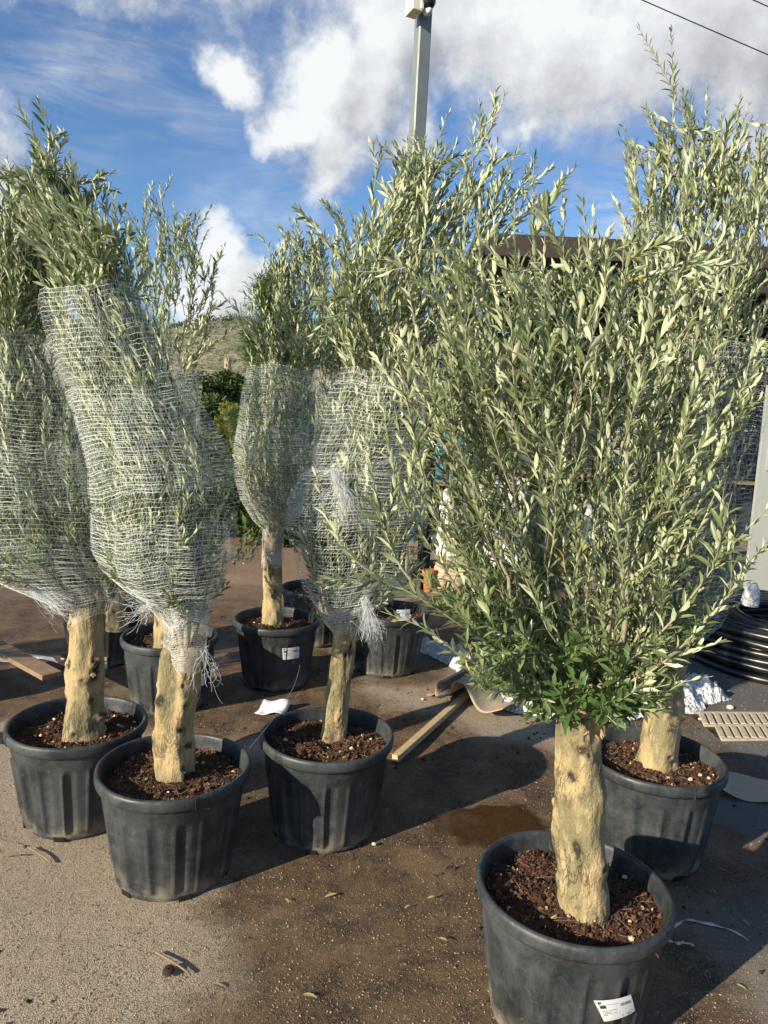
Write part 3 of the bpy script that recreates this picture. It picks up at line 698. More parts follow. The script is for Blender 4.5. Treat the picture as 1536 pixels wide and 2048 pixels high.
def pot(root, x, y, ang=0.0, R=.30, H=.45, seed=0, sticker=None, flutes=16, soil_z=.395, detail=True):
    lr = np.random.default_rng(seed+5)
    nt = 192 if detail else 96; th = np.linspace(0, 2*np.pi, nt, endpoint=False)
    oval = 1+.010*np.cos(2*th+seed)+.006*np.cos(3*th+2*seed)
    def ring(r, z, flute=0.0):
        ph = (th*flutes/(2*np.pi)+ang) % 1.0; e = np.minimum(ph, 1-ph)
        ridge = np.exp(-(e/.045)**2)*flute*1.5; groove = np.exp(-((ph-.30)/.17)**4)*flute*1.1
        rr_ = (r+ridge-groove)*oval
        return np.stack([x+rr_*np.cos(th), y+rr_*np.sin(th), np.full(nt, z)+.002*np.cos(2*th+seed)*(z > .3)], -1)
    body = [ring(.222, 0), ring(.226, .006), ring(.229, .018), ring(.2275, .022, .0), ring(.2285, .034, .004)]
    for f_ in np.linspace(0.06, 1, 9): body.append(ring(.2285+f_*(.268-.2285), .034+f_*.286, .0062))
    body += [ring(.2705, .335, .001), ring(.2735, .345), ring(.281, .405), ring(.283, .41)]
    mb = MB(); mb.grid(np.array(body)*[1, 1, 1], close=True)
    mb.add(body[0], [list(range(nt))[::-1]])
    po = mb.build('pot', POT, root, smooth=True, origin=(x, y, 0))
    # base notches
    # rolled rim
    prof = [(.284, .402), (.292, .400), (.298, .408), (.3005, .420), (.3005, .436), (.298, .4455), (.293, .4505), (.287, .4505), (.281, .447), (.2785, .440), (.2765, .425), (.2735, .405), (.262, .33)]
    rs = [ring(a, b) for a, b in prof]
    rim = MB().grid(np.array(rs), close=True).build('rim', POT, po, smooth=True, origin=(x, y, 0)); rim.matrix_parent_inverse = Matrix.Translation((-x, -y, 0))
    # the moulded join in the rim
    for a in (ang*2+1.1+seed, ang*2+1.1+seed+math.pi):
        c_ = np.array([x+.2985*math.cos(a), y+.2985*math.sin(a), .426]); sm = MB().box(c_, (.006, .0035, .046), rotz(a)).build('rim_join', POT, po); sm.matrix_parent_inverse = Matrix.Translation((-x, -y, 0))
    for a in (ang+seed*1.3+.4+np.arange(6)*math.pi/3):
        c_ = np.array([x+.2255*math.cos(a), y+.2255*math.sin(a), .009]); dh = MB().box(c_, (.012, .045, .019), rotz(a)).build('drain_slot', BLACK, po); dh.matrix_parent_inverse = Matrix.Translation((-x, -y, 0))
    # soil
    nr, ns = 40, 96; V = np.zeros((nr, ns, 3)); ts = np.linspace(0, 2*np.pi, ns, endpoint=False)
    for i in range(nr):
        rr_ = .2755*(i/(nr-1))
        for j in range(ns):
            px_, py_ = x+rr_*math.cos(ts[j]), y+rr_*math.sin(ts[j])
            z = soil_z-.012*(rr_/.27)**2+.020*noise.noise(Vector((px_*8, py_*8, seed)))+.013*noise.noise(Vector((px_*30, py_*30, seed)))+.008*noise.noise(Vector((px_*75, py_*75, seed)))
            V[i, j] = (px_, py_, z)
    MB().grid(V, close=True).build('soil', SOIL, root, smooth=True)
    if detail:
        n = 3600; T = np.array([[1, 0, -.4], [-.5, .87, -.4], [-.5, -.87, -.4], [.3, .2, .7], [-.35, -.1, .6]]); Fq = np.array([[0, 1, 3], [1, 4, 3], [1, 2, 4], [2, 3, 4], [2, 0, 3], [0, 2, 1]])
        rr_ = .268*np.sqrt(lr.random(n)); a = lr.random(n)*6.28; s_ = .0015+.0085*lr.random(n)**3.5; gi = (rr_/.2755*(nr-1)).astype(int); gj = (a/6.2832*ns).astype(int) % ns
        c_ = np.c_[x+rr_*np.cos(a), y+rr_*np.sin(a), V[gi, gj, 2]+s_*.3]; Q = c_[:, None]+(T[None]+lr.normal(0, .35, (n, 5, 3)))*s_[:, None, None]
        MB().add(Q.reshape(-1, 3), (Fq[None]+np.arange(n)[:, None, None]*5).reshape(-1, 3)).build('soil_crumbs', CHIP, root, kind='stuff')
        for q in range(6):
            r_ = .25*math.sqrt(lr.random()); a_ = lr.random()*6.28; s_ = lr.uniform(.005, .011)
            if r_ < .1: r_ += .09
            gi, gj = int(r_/.2755*(nr-1)), int(a_/6.2832*ns) % ns
            k = MB(); c_ = np.array([x+r_*math.cos(a_), y+r_*math.sin(a_), V[gi, gj, 2]+s_*.5]); Q = []
            for lat in np.linspace(-1.2, 1.2, 4): Q.append([c_+s_*(1+lr.normal(0, .12))*np.array([math.cos(lat)*math.cos(t_), math.cos(lat)*math.sin(t_)*.8, math.sin(lat)*.7]) for t_ in np.linspace(0, 6.28, 7)[:-1]])
            k.grid(np.array(Q), close=True); k.f.append(np.array([[0, 1, 2, 3, 4, 5][::-1], [18, 19, 20, 21, 22, 23]])); k.mi.append(np.zeros(2)); k.build('pebble', PEB, root)
        # fine roots and straws
        mb = MB()
        for q in range(70):
            r_ = .25*math.sqrt(lr.random()); a_ = lr.random()*6.28; c_ = np.array([x+r_*math.cos(a_), y+r_*math.sin(a_), soil_z+.005]); d = lr.normal(0, .02, 3)*np.array([1, 1, .25])
            mb.tube([c_, c_+d+lr.normal(0, .004, 3), c_+d*2+lr.normal(0, .006, 3)], .0006, 3)
        mb.build('root_fibres', OLDWOOD, root, kind='stuff')
    if sticker:
        sa, sz0, sz1, sw, sk = sticker     # angle, bottom, top, width angle, slant
        def q(u, v, off=.0):
            z = sz0+(sz1-sz0)*v; r = .2285+(z-.034)/.286*(.268-.2285)+.0075+off; a = sa+(u-.5)*sw+sk*(v-.5); return (x+r*math.cos(a), y+r*math.sin(a), z)
        mb = MB(); U = np.linspace(0, 1, 12); mb.grid(np.array([[q(u, v) for u in U] for v in (0, .5, 1)]))
        def patch(u0, u1, v0, v1): mb.grid(np.array([[q(u, v, .0009) for u in np.linspace(u0, u1, 4)] for v in (v0, v1)]), mi=1)
        patch(.07, .22, .62, .75); patch(.06, .11, .83, .93); patch(.12, .15, .86, .93)
        for b in range(14): patch(.62+b*.022, .62+b*.022+(.012 if b % 3 else .007), .60, .76)
        for v0, u1 in ((.77, .56), (.50, .5), (.42, .30), (.35, .44), (.28, .16)):
            u = .07
            while u < u1: patch(u, u+.022, v0, v0+.022); u += .034 if lr.random() < .8 else .05
        patch(.55, .57, .1, .15)
        for b in range(4): patch(.70+b*.03, .72+b*.03, .10, .15)
        s_ = mb.build('label_sticker', [PAPER, INK], po); s_.matrix_parent_inverse = Matrix.Translation((-x, -y, 0))
    return po

def hit_angle(px, py, x, y, R=.26):
    d = ray(px, py); a = d[0]**2+d[1]**2; b = 2*(-d[0]*x-d[1]*y); c_ = x*x+y*y-R*R; t = (-b-math.sqrt(b*b-4*a*c_))/(2*a); P = EYE+d*t
    return math.atan2(P[1]-y, P[0]-x), P[2]
def sticker_px(l, t, r, b, x, y, slant=0.0):
    a0, z1 = hit_angle(l, t, x, y); a1, z1b = hit_angle(r, t, x, y); am, z0 = hit_angle((l+r)/2, b, x, y); am, zt = hit_angle((l+r)/2, t, x, y)
    return ((a0+a1)/2, z0, zt, abs(a1-a0), slant)

def limbs(root, top, env, n=6, r=.014, reach=.45, seed=0, low=.25):
    lr = np.random.default_rng(seed)
    for q in range(n):
        a = q*6.283/n+lr.random(); rho = lr.uniform(.25, .7); z1 = env.z0+(env.z1-env.z0)*lr.uniform(reach*.6, reach*1.2)
        zz = np.linspace(max(env.z0+.04, top[2]+.03), z1, 9); P = env.pt(rho*math.cos(a), rho*math.sin(a), zz); b0 = np.array(top)+np.array([math.cos(a), math.sin(a), 0])*r*1.8-np.array([0, 0, .03])
        P = smooth_path(np.vstack([b0, P]), 14); P[1:, :2] += np.cumsum(lr.normal(0, .005, (13, 2)), 0)
        MB().tube(P, np.linspace(r, r*.3, len(P)), 8).build('limb', TWIG, root, smooth=True)

NETTED = 'olive trees wrapped in white pallet netting'
SAME = 'potted olive trees of the nursery'

# ---- the big open tree, front right
def tree_front():
    y = 2.135; root = empty('potted_olive_tree', (.651, y, 0), 'unwrapped bushy olive tree in the nearest black tub with a white label', 'potted tree', SAME)
    pot(root, .651, y, .2, seed=1, sticker=sticker_px(1200, 1992, 1266, 2040, .651, y, -.16))
    b = atz(1172, 1822, .385); tp = aty(1155, 1395, b[1]-.01); tp[2] += .015
    trunk_mesh(b-np.array([0, 0, .04]), tp, .072, .066, 3, knots=34, flute=.05, root=root, bend=-.006)
    rows = [(1425, 1110, 1200), (1385, 1040, 1270), (1335, 950, 1370), (1270, 880, 1440), (1180, 815, 1465), (1080, 780, 1480), (960, 770, 1485), (850, 780, 1480), (720, 800, 1470), (640, 830, 1460), (575, 850, 1430)]
    e = Env(rows, y+.06, .72); out, tw, low = [], MB(), []
    grow(e, 150, (.35, .80), (.45, 1.0), e.z0+.15, e.z1, out=out, tw=tw, side=.85, wob=.034, over=.03, leaf=.056, spacing=.026, fan=.45)
    grow(e, 62, (.35, .8), (.05, .6), e.z0+.1, e.z1, out=out, tw=tw, side=.7, wob=.034, over=.03, leaf=.056, spacing=.026, fan=.4)
    grow(e, 46, (.10, .26), (.1, 1.0), e.z0, e.z0+.28, out=low, tw=tw, side=.9, wob=.03, spread=(35, 75), spacing=.017)
    for q in range(34):      # water shoots springing round the head of the trunk
        a = rng.random()*6.28; d0 = np.array([math.cos(a), math.sin(a), 0]); c0 = tp+d0*.06+np.array([0, 0, rng.uniform(-.05, .01)]); L_ = rng.uniform(.12, .26)
        P = smooth_path([c0, c0+d0*L_*.5+np.array([0, 0, L_*.15]), c0+d0*L_*.95+np.array([0, 0, L_*rng.uniform(.1, .8)])], 9); leaves_on(P, .016, .052, low, spread=(35, 75)); twig_mesh(tw, P, .0028, .001)
    S = lambda *p, **k: shoot_px(p, y, out, tw, **k)
    S((1080,1330,-.05),(930,1265,-.2),(850,1190,-.25),(760,1162,-.28),(690,1125,-.28),(650,1040,-.27),(628,935,-.25), side=2, spacing=.022)
    S((860,1200,-.22),(800,1140,-.22),(765,1050,-.2),(745,960,-.2),(735,870,-.18), side=2)
    S((930,1200,-.1),(850,1080,-.15),(800,990,-.15),(778,900,-.15),(765,800,-.15), side=3)
    S((900,1090,-.1),(845,960,-.1),(822,840,-.1),(800,740,-.1),(790,680,-.1), side=3)
    S((1000,1100,0),(900,880,-.05),(845,740,-.05),(828,640,-.05),(815,560,-.05), side=4)
    S((1100,1380,-.05),(1000,1330,-.2),(930,1330,-.3),(870,1260,-.33),(800,1235,-.33),(760,1222,-.33), side=4, spread=(35,70))
    S((1100,1390,-.05),(1020,1385,-.25),(960,1380,-.33),(930,1330,-.36), side=3, spread=(35,70), n=12)
    S((1190,1385,-.05),(1300,1350,-.2),(1390,1270,-.25),(1440,1210,-.25),(1500,1130,-.2),(1528,1090,-.2), side=4)
    S((1200,1380,-.05),(1350,1240,-.3),(1430,1130,-.38),(1490,1060,-.4),(1570,980,-.4), side=5, leaf=.06, r0=.006, spread=(30,60))
    S((1260,1300,-.1),(1350,1130,-.1),(1420,950,-.1),(1480,800,-.1),(1520,640,-.1), side=3)
    S((1230,1200,-.1),(1300,1010,-.1),(1400,800,-.1),(1450,640,-.1),(1480,520,-.1), side=4)
    S((1190,1392,-.08),(1230,1400,-.15),(1290,1370,-.2),(1330,1340,-.2), side=2, n=12, spread=(35,70))
    for xt, yt in ((930,430),(990,450),(1030,400),(1068,318),(1130,378),(1188,398),(1250,430),(1300,420),(1400,430),(870,470),(1090,470),(1350,460),(1160,450),(1440,470),(960,395)):
        S((1155+(xt-1155)*.6, 900, rng.uniform(-.1,.2)), (1155+(xt-1155)*.85, 700, rng.uniform(-.1,.2)), (xt-5, yt+110, 0), (xt, yt, 0), side=3)
    n1 = finish_leaves(out, root, 260); n2 = finish_leaves(low, root, 40, LEAF_LOW, .27)
    tw.build('twigs', TWIG, root, kind='stuff')
    limbs(root, tp, e, 9, .011, .55, 4)
    for q, (px, py) in enumerate([(1128,1420),(1163,1470),(1205,1475),(1195,1440)]):
        c_ = aty(px, py, b[1]-.085); stub(c_+[0, .022, 0], np.array([.15*(q-1.5), -1, .25]), .011, root, q)
tree_front()

def netted(pos, potpx, label, trunk_px, netrows, crownrows, nshoot, ncrown, spikes, seed, nobj=0, dy=0.0, ties=(), tail=None, stick=None, rows=.0165, knots=18, flute=.07, rtr=(.08, .07), depth=.85,
           trunknet=None, slant=0, detail=True, leaf=.058, skirt=0, layers=3, wav=.045, lab2=None, puff=1.03, nettop=None, bend=0.0, extra=None, group=SAME, overc=.07):
    x, y = pos; root = empty('potted_olive_tree', (x, y, 0), label, 'potted tree', group)
    pot(root, x, y, seed*.37, seed=seed, sticker=stick, detail=detail)
    (bx, by), (tx, ty) = trunk_px
    b = atz(bx, by, .39); tp = aty(tx, ty, b[1])
    trunk_mesh(b-np.array([0, 0, .04]), tp, rtr[0]*.89, rtr[1]*.89, seed, knots=knots, flute=flute, root=root, bend=bend)
    yy = b[1]+dy; e = Env(netrows, yy, depth); out, tw = [], MB()
    grow(e, int(nshoot*.55), (.3, .6), (.70, .92), out=out, tw=tw, side=.5, wob=.004, over=.0, leaf=leaf, spread=(8, 26))
    grow(e, int(nshoot*.45), (.2, .4), (.45, .90), z_lo=e.z0+.05, z_hi=e.z0+(e.z1-e.z0)*.4, out=out, tw=tw, side=.7, wob=.012, over=.0, leaf=leaf, spread=(14, 40))
    grow(e, nshoot//2, (.3, .6), (.20, .62), out=out, tw=tw, side=.4, wob=.006, over=.0, leaf=leaf)
    grow(e, nshoot//4, (.3, .6), (.0, .5), out=out, tw=tw, side=.2, wob=.006, over=.0, leaf=leaf)
    if crownrows:
        ec = Env(crownrows, yy, depth)
        grow(ec, ncrown, (.25, .55), (.1, 1.0), out=out, tw=tw, side=.6, wob=.028, over=overc, leaf=leaf, fan=.22, spread=(12, 36))
    else: ec = e
    for sp in spikes: shoot_px([(a, b_, c_) for a, b_, c_ in sp], yy, out, tw, side=2, leaf=leaf)
    finish_leaves(out, root, nobj); tw.build('twigs', TWIG, root, kind='stuff')
    limbs(root, tp, e, 5, .016, .5, seed)
    tz = [aty(e_[0], e_[1], yy)[2] for e_ in ties]
    net(e, root, rows, seed=seed, ties=tz, layers=layers, slant=slant, wav=wav, puff=puff, nth=150 if detail else 100)
    if trunknet:
        e2 = Env(trunknet, b[1], .95); net(e2, root, .009, seed=seed+9, layers=2, wav=.03, puff=1.06, nth=90, name='tied_netting', hem=.01)
    if tail:
        for t_ in tail: tassel(root, t_[0], t_[1], yy-t_[4], t_[2], t_[3], n=t_[5], spread=t_[6])
    return root

# ---- back right tree
netted((1.249, 3.073), None, 'tall olive tree in a black tub behind the open tree, far right', ((1312, 1527), (1345, 1310)),
    [(1290,1280,1385),(1240,1225,1425),(1150,1190,1465),(1060,1190,1488),(960,1210,1495),(860,1230,1515),(760,1250,1528),(690,1260,1530)],
    [(720,1255,1530),(650,1240,1555),(560,1240,1575),(460,1250,1580),(390,1262,1575),(320,1285,1560)], 110, 150,
    [[(1360,520,0),(1400,330,0),(1352,190,0),(1315,120,0),(1272,48,0)],[(1330,500,0),(1300,380,0),(1275,300,0),(1242,245,0)],[(1400,420,0),(1412,260,0),(1414,165,0)],[(1440,420,0),(1470,290,0),(1500,200,0)],
     [(1480,450,0),(1520,320,0),(1560,230,0)],[(1380,420,0),(1330,290,0),(1285,205,0)],[(1440,380,0),(1445,280,0),(1440,205,0)],[(1350,480,0),(1335,360,0),(1345,240,0),(1352,150,0)],[(1420,360,0),(1380,250,0),(1362,170,0)]], 4, nobj=120, rtr=(.095, .078), flute=.09, knots=10, rows=.02, layers=1, leaf=.054)

# ---- middle tree
netted((-.206, 3.138), None, 'netted olive tree with a leaning loose crown in the middle tub', ((667, 1472), (690, 1255)),
    [(1262,662,722),(1225,632,742),(1190,612,790),(1130,592,828),(1060,580,846),(1000,584,848),(955,600,845),(930,628,822),(900,634,846),(850,650,856),(800,662,856),(760,676,850),(735,690,840)],
    [(760,678,850),(700,650,900),(640,635,950),(580,640,985),(520,655,1010),(460,685,1030),(410,720,1045),(370,750,1035)], 130, 165,
    [[(830,520,0),(850,380,0),(870,290,0),(908,202,0)],[(880,480,0),(930,350,0),(985,250,0),(1018,170,-.03)],[(760,520,0),(742,420,0),(752,350,0),(768,282,0)],[(980,480,0),(1030,400,0),(1058,350,0),(1072,310,0)],[(720,640,0),(690,540,0),(690,445,0)],
     [(760,640,-.1),(690,590,-.2),(640,600,-.25),(590,625,-.28)],[(760,660,-.1),(700,620,-.2),(650,640,-.25),(615,680,-.28)],[(840,500,0),(890,370,0),(950,285,0),(1000,200,0)],[(820,450,0),(835,340,0),(850,270,0)],[(940,430,0),(985,330,0),(1000,270,0)],[(800,480,0),(800,370,0),(815,310,0)],[(1000,480,0),(1050,430,0),(1110,400,0)]],
    5, nobj=220, rtr=(.066, .058), knots=10, flute=.05, ties=((720,932),(720,1215),(760,765)), tail=((668,945,695,1020,.27,80,.022),(730,1200,745,1265,.2,80,.024)), wav=.05)

mid = [o for o in bpy.data.objects if o.get('label', '').startswith('netted olive tree with a leaning')][0]
for pts in ([(600,1330,3.0),(590,1372,2.98),(545,1440,2.93),(498,1498,2.87)], [(700,1240,3.0),(740,1275,3.0),(772,1290,3.05)]):
    MB().tube(smooth_path([aty(a, b, c) for a, b, c in pts], 16), .0004, 3).build('loose_thread', NET, mid)
# ---- left of centre tree
netted((-.795, 2.78), None, 'netted olive tree bent to the left, net tied round its pale trunk, nearest left tub', ((350, 1548), (368, 1300)),
    [(1245,325,412),(1205,300,430),(1165,238,452),(1120,204,468),(1060,196,472),(1000,188,472),(940,180,458),(880,165,432),(820,148,398),(760,130,370),(700,116,345),(650,102,322),(612,92,300),(585,95,275)],
    [(640,100,310),(590,95,285),(530,92,250),(470,84,215),(415,76,172),(380,80,140)], 150, 120,
    [[(150,480,0),(125,390,0),(100,310,0),(100,238,0)],[(180,500,0),(165,400,0),(140,330,0),(136,300,0)],[(230,560,-.1),(180,500,-.2),(205,470,-.25),(250,455,-.27)],[(250,540,0),(235,470,0),(224,410,0)],[(120,400,0),(90,320,0),(62,262,0)],[(110,430,0),(85,350,0),(82,300,0)],
     [(270,560,-.1),(225,480,-.15),(170,420,-.2),(120,400,-.2)]],
    6, nobj=220, rtr=(.076, .080), knots=18, flute=.15, ties=((300,1120),(300,1160)), trunknet=[(1190,318,420),(1230,330,414),(1280,330,412),(1318,335,405),(1338,345,400)], slant=.10, overc=.02, bend=-.015, wav=.05,
    tail=((300,1215,262,1215,.1,40,.03),(408,1300,420,1360,.06,14,.03)))

# ---- far left tree
netted((-1.334, 3.141), None, 'netted olive tree with a dark scarred trunk, cut by the left edge', ((166, 1470), (174, 1215)),
    [(1222,118,228),(1195,92,240),(1160,20,238),(1110,-70,222),(1040,-120,206),(960,-135,192),(880,-140,172),(800,-130,150),(730,-115,122),(690,-100,95),(662,-95,80)],
    [(700,-100,100),(640,-80,112),(560,-70,125),(490,-65,120),(440,-60,90)], 140, 110,
    [[(60,480,0),(40,420,0),(12,345,0)],[(80,480,0),(75,400,0),(60,365,0)],[(0,480,0),(-20,400,0),(-30,330,0)],[(60,560,0),(120,480,0),(150,440,0)],[(120,1190,-.1),(60,1165,-.2),(0,1160,-.3),(-60,1150,-.3)]],
    7, nobj=160, rtr=(.085, .078), knots=30, flute=.05, ties=((40,1000),), slant=-.12, tail=((60,1175,118,1215,.2,60,.02),))

# ---- second rank
netted((-.706, 4.935), None, 'evenly netted olive tree in a labelled black tub, second row centre', ((545, 1246), (545, 1070)),
    [(1060,528,566),(1040,505,590),(1000,482,615),(960,472,630),(900,470,632),(850,478,632),(800,484,632),(738,497,630)],
    [(760,492,640),(690,488,672),(630,490,685),(570,508,680),(520,530,662),(490,550,648)], 80, 100,
    [[(580,560,0),(590,500,0),(607,456,0)],[(555,580,0),(545,530,0),(547,490,0)],[(530,620,0),(500,600,0),(480,576,0)],[(620,560,0),(625,520,0),(632,480,0)],[(500,680,0),(480,650,0),(470,625,0)],[(500,1060,-.1),(480,1085,-.2),(470,1110,-.2)],[(560,1060,-.1),(590,1090,-.15),(600,1120,-.15)],[(520,1060,-.15),(510,1100,-.2),(500,1125,-.22)],[(575,1060,0),(610,1075,0),(630,1100,0)]],
    8, nobj=0, rtr=(.073, .066), knots=12, stick=sticker_px(565, 1294, 597, 1318, -.706, 4.935, -.03), rows=.016, detail=True, wav=.02, trunknet=[(1060,525,566),(1090,525,566),(1128,524,566)])
netted((-1.31, 4.45), None, 'olive tree with tall thin open shoots behind the left netted crown', ((330, 1300), (335, 1180)),
    [(1180,300,370),(1120,280,400),(1000,270,405),(900,270,402),(800,270,400),(740,272,400)],
    [(760,272,402),(690,266,420),(620,262,428),(540,262,425),(470,268,410)], 60, 62,
    [[(300,540,0),(285,470,0),(290,420,0),(290,370,0)],[(330,520,0),(335,450,0),(322,410,0),(320,362,0)],[(360,520,0),(372,470,0),(375,430,0)],[(385,540,0),(392,480,0),(397,425,0)],[(405,620,0),(425,560,0),(445,495,0)],[(275,560,0),(270,500,0),(262,450,0)],[(350,500,0),(350,440,0),(348,400,0)],[(410,680,0),(420,620,0),(432,560,0)]],
    9, stick=sticker_px(391, 1348, 414, 1374, -1.31, 4.45, -.02), rows=.018, detail=True, layers=1, leaf=.052, overc=.1)
netted((-2.02, 5.2), None, 'olive tree in the dark tub behind the far left trunk', ((232, 1246), (232, 1150)),
    [(1160,200,270),(1100,150,300),(1000,120,300),(900,100,290),(800,80,270),(700,60,240)],
    [(720,60,240),(620,40,220),(560,20,170),(500,10,120)], 60, 80,
    [[(60,500,0),(70,440,0),(62,390,0)],[(20,500,0),(30,430,0),(20,380,0)]], 10, rows=.018, layers=1, leaf=.052, stick=sticker_px(199, 1316, 215, 1345, -2.02, 5.2, -.02))
netted((-.52, 5.9), None, 'netted olive tree half hidden behind the middle tree', ((655, 1215), (668, 1100)),
    [(1110,640,700),(1060,620,720),(960,625,735),(860,628,730),(790,632,720),(742,636,700)],
    [(760,634,700),(700,630,720),(640,625,735),(580,628,720)], 50, 60, [[(640,640,0),(655,560,0),(665,510,0)]], 11, rows=.018, layers=1, leaf=.052)
netted((.07, 5.3), None, 'netted olive tree in a labelled tub behind and right of the middle tree', ((770, 1215), (770, 1080)),
    [(1075,740,810),(1050,715,838),(1000,705,850),(900,705,855),(800,710,852),(730,720,845)],
    [(750,720,845),(660,700,870),(580,690,890),(500,700,900)], 60, 90, [[(720,560,0),(705,500,0),(712,420,0)]], 12, rows=.02, layers=1, leaf=.052, stick=sticker_px(792, 1216, 815, 1246, .07, 5.3, -.03))
# further row beyond the left edge of the frame; it shades the back of the yard
netted((-4.3, 3.1), None, 'netted olive tree of the next row, beyond the left edge', ((-1176, 1408), (-1217, 1095)),
    [(1095,-1350,-1080),(1000,-1480,-960),(800,-1500,-950),(620,-1480,-960)], [(640,-1480,-960),(500,-1500,-960),(380,-1450,-1050)], 60, 70, [], 13, rows=.03, layers=1, detail=False)

off = [o for o in bpy.data.objects if o.get('label') == 'netted olive tree of the next row, beyond the left edge'][0]
for (x_, y_, lb) in ((-6.0, 2.6, 'second'), (-7.2, 4.7, 'third'), (-4.0, 2.0, 'fourth')):
    c_ = off.copy(); COL.objects.link(c_); c_.location = (x_, y_, 0); c_['label'] = lb+' netted olive tree of the next row, beyond the left edge'
    for ch in off.children:
        d_ = ch.copy(); COL.objects.link(d_); d_.parent = c_
        for g_ in ch.children: e_ = g_.copy(); COL.objects.link(e_); e_.parent = d_

# ------------------------------------------------------------------ canopy building
def canopy():
    Y = 8.2; z1 = aty(950, 464, Y)[2]; xl = aty(950, 464, Y)[0]; XR = 9.5
    root = empty('open_canopy', (xl, Y, 0), 'dark brown flat roofed open canopy behind the right hand trees', 'building')
    MB().box(((xl+XR)/2, Y+.03, z1-.115), (XR-xl, .06, .23)).build('fascia', BROWN, root, bevel=.006)
    MB().box(((xl+XR)/2, Y+3.2, z1-.05), (XR-xl-.02, 6.2, .06)).build('roof', BROWN, root)
    MB().box(((xl+XR)/2+.2, Y+.30, z1-.34), (XR-xl-.45, .14, .22)).build('beam', BROWN, root, bevel=.006)
    for k in range(7): MB().box((xl+.3+k*1.3, Y+3.2, z1-.19), (.08, 5.9, .16)).build('rafter', BROWN, root)
    for px in (952, 1236, 1700): 
        q = aty(px, 700, Y+.3); MB().box((q[0], Y+.3, (z1-.46)/2), (.13, .13, z1-.46)).build('post', METAL, root, bevel=.008)
    q = aty(861, 1000, 7.75); MB().box((q[0], 7.95, 1.25), (.09, .09, 2.5)).build('post', BLACK, root, bevel=.004)
    # dark boarded back wall, one board at a time
    n = 17; hb = (z1-.10)/n
    for k in range(n): MB().box(((xl+XR)/2, Y+4.4+.01*(k % 2), .02+hb*(k+.5)), (XR-xl, .03, hb-.014)).build('board', DARK, root)
    for k in range(n): MB().box((XR-.2-.01*(k % 2), Y+2.2, .02+hb*(k+.5)), (.03, 4.3, hb-.014)).build('board', DARK, root)
    MB().box((xl+3.0, Y+4.1, 1.05), (7.4, .5, .04)).build('shelf', OLDWOOD, root)
canopy()

def slab_kerb():
    MB().box((5.1, 10.6, .035), (9.6, 4.6, .07)).build('canopy_floor', plain('floor_concrete', (.22, .21, .19), .85, .2, 3), kind='structure')
slab_kerb()

# light pole
def pole():
    b = (.405, 7.62); rt = empty('lighting_pole', (b[0], b[1], 0), 'tall square galvanised pole carrying a box and a dome camera', 'pole')
    # slight lean of the shaft, as it stands
    top = np.array([.19, 7.62, 6.3]); A = np.array([.405, 7.62, 0.0]); A = aty(835, 1190, 7.62)*[1, 1, 0]; T = aty(852, -60, 7.62)
    s_ = .066; a = math.radians(24); R_ = rotz(a); P0_ = np.array([[-1, -1], [1, -1], [1, 1], [-1, 1]])*s_
    ch = .012; prof = []
    for k in range(4):
        p_, pn, pp = P0_[k], P0_[(k+1) % 4], P0_[k-1]; prof.append(p_+(pp-p_)/np.linalg.norm(pp-p_)*ch); prof.append(p_+(pn-p_)/np.linalg.norm(pn-p_)*ch)
    prof = np.c_[np.array(prof), np.zeros(8)] @ R_.T; A2 = np.array([T[0]-.02, 7.62, 0])
    V = np.array([prof+A2, prof+T]); mb = MB().grid(V, close=True); mb.f.append(np.arange(8, 16)[None]); mb.mi.append(np.zeros(1)); mb.build('post', METAL, rt)
    MB().box((A2[0], 7.62, .01), (.34, .34, .02), R_).build('base_plate', METAL, rt, bevel=.003)
    c_ = aty(829, 8, 7.45); MB().box(c_+[.0, 0, .12], (.11, .17, .42), rotz(a)).build('junction_box', CREAM, rt, bevel=.01)
    MB().box(c_+[.055, -.02, .12], (.03, .10, .38), rotz(a)).build('box_lid', WHITE, rt, bevel=.004)
    d = aty(857, 12, 7.42); Q = []
    for lat in np.linspace(-1.57, 1.57, 9): Q.append([d+np.array([0, 0, .04])+.068*np.array([math.cos(lat)*math.cos(t_), math.cos(lat)*math.sin(t_), math.sin(lat)]) for t_ in np.linspace(0, 6.283, 17)[:-1]])
    MB().grid(np.array(Q), close=True).build('camera_dome', BLACK, rt, smooth=True)
    MB().tube([d+[-.02, .10, .0], d+[-.01, .03, -.03], d+[.02, -.02, -.045]], [.03, .045, .02], 10).build('camera_bracket', WHITE, rt, smooth=True)
    k = c_+np.array([.02, -.05, -.1]); MB().tube(smooth_path([k, k+[.02, 0, -.07], k+[.09, -.02, -.07], k+[.14, -.02, .02]], 12), .004, 6).build('cable', BLACK, rt, smooth=True)
pole()

def cables():
    for q, (p1, p2, lb) in enumerate([((1210, -32), (1640, 155), 'thin dark overhead cable crossing the top right of the sky'), ((1440, -30), (1640, 60), 'second overhead cable clipping the top right corner')]):
        a, b = aty(*p1, 12), aty(*p2, 12); d = b-a; a2 = a-d*3; b2 = b+d*3; P = [a2+(b2-a2)*t_-np.array([0, 0, .25*math.sin(t_*math.pi)]) for t_ in np.linspace(0, 1, 40)]; P = np.array(P); P[:, 2] += .25
        tag(MB().tube(P, .009, 6).build('overhead_cable', BLACK, smooth=True), lb, 'cable')
cables()

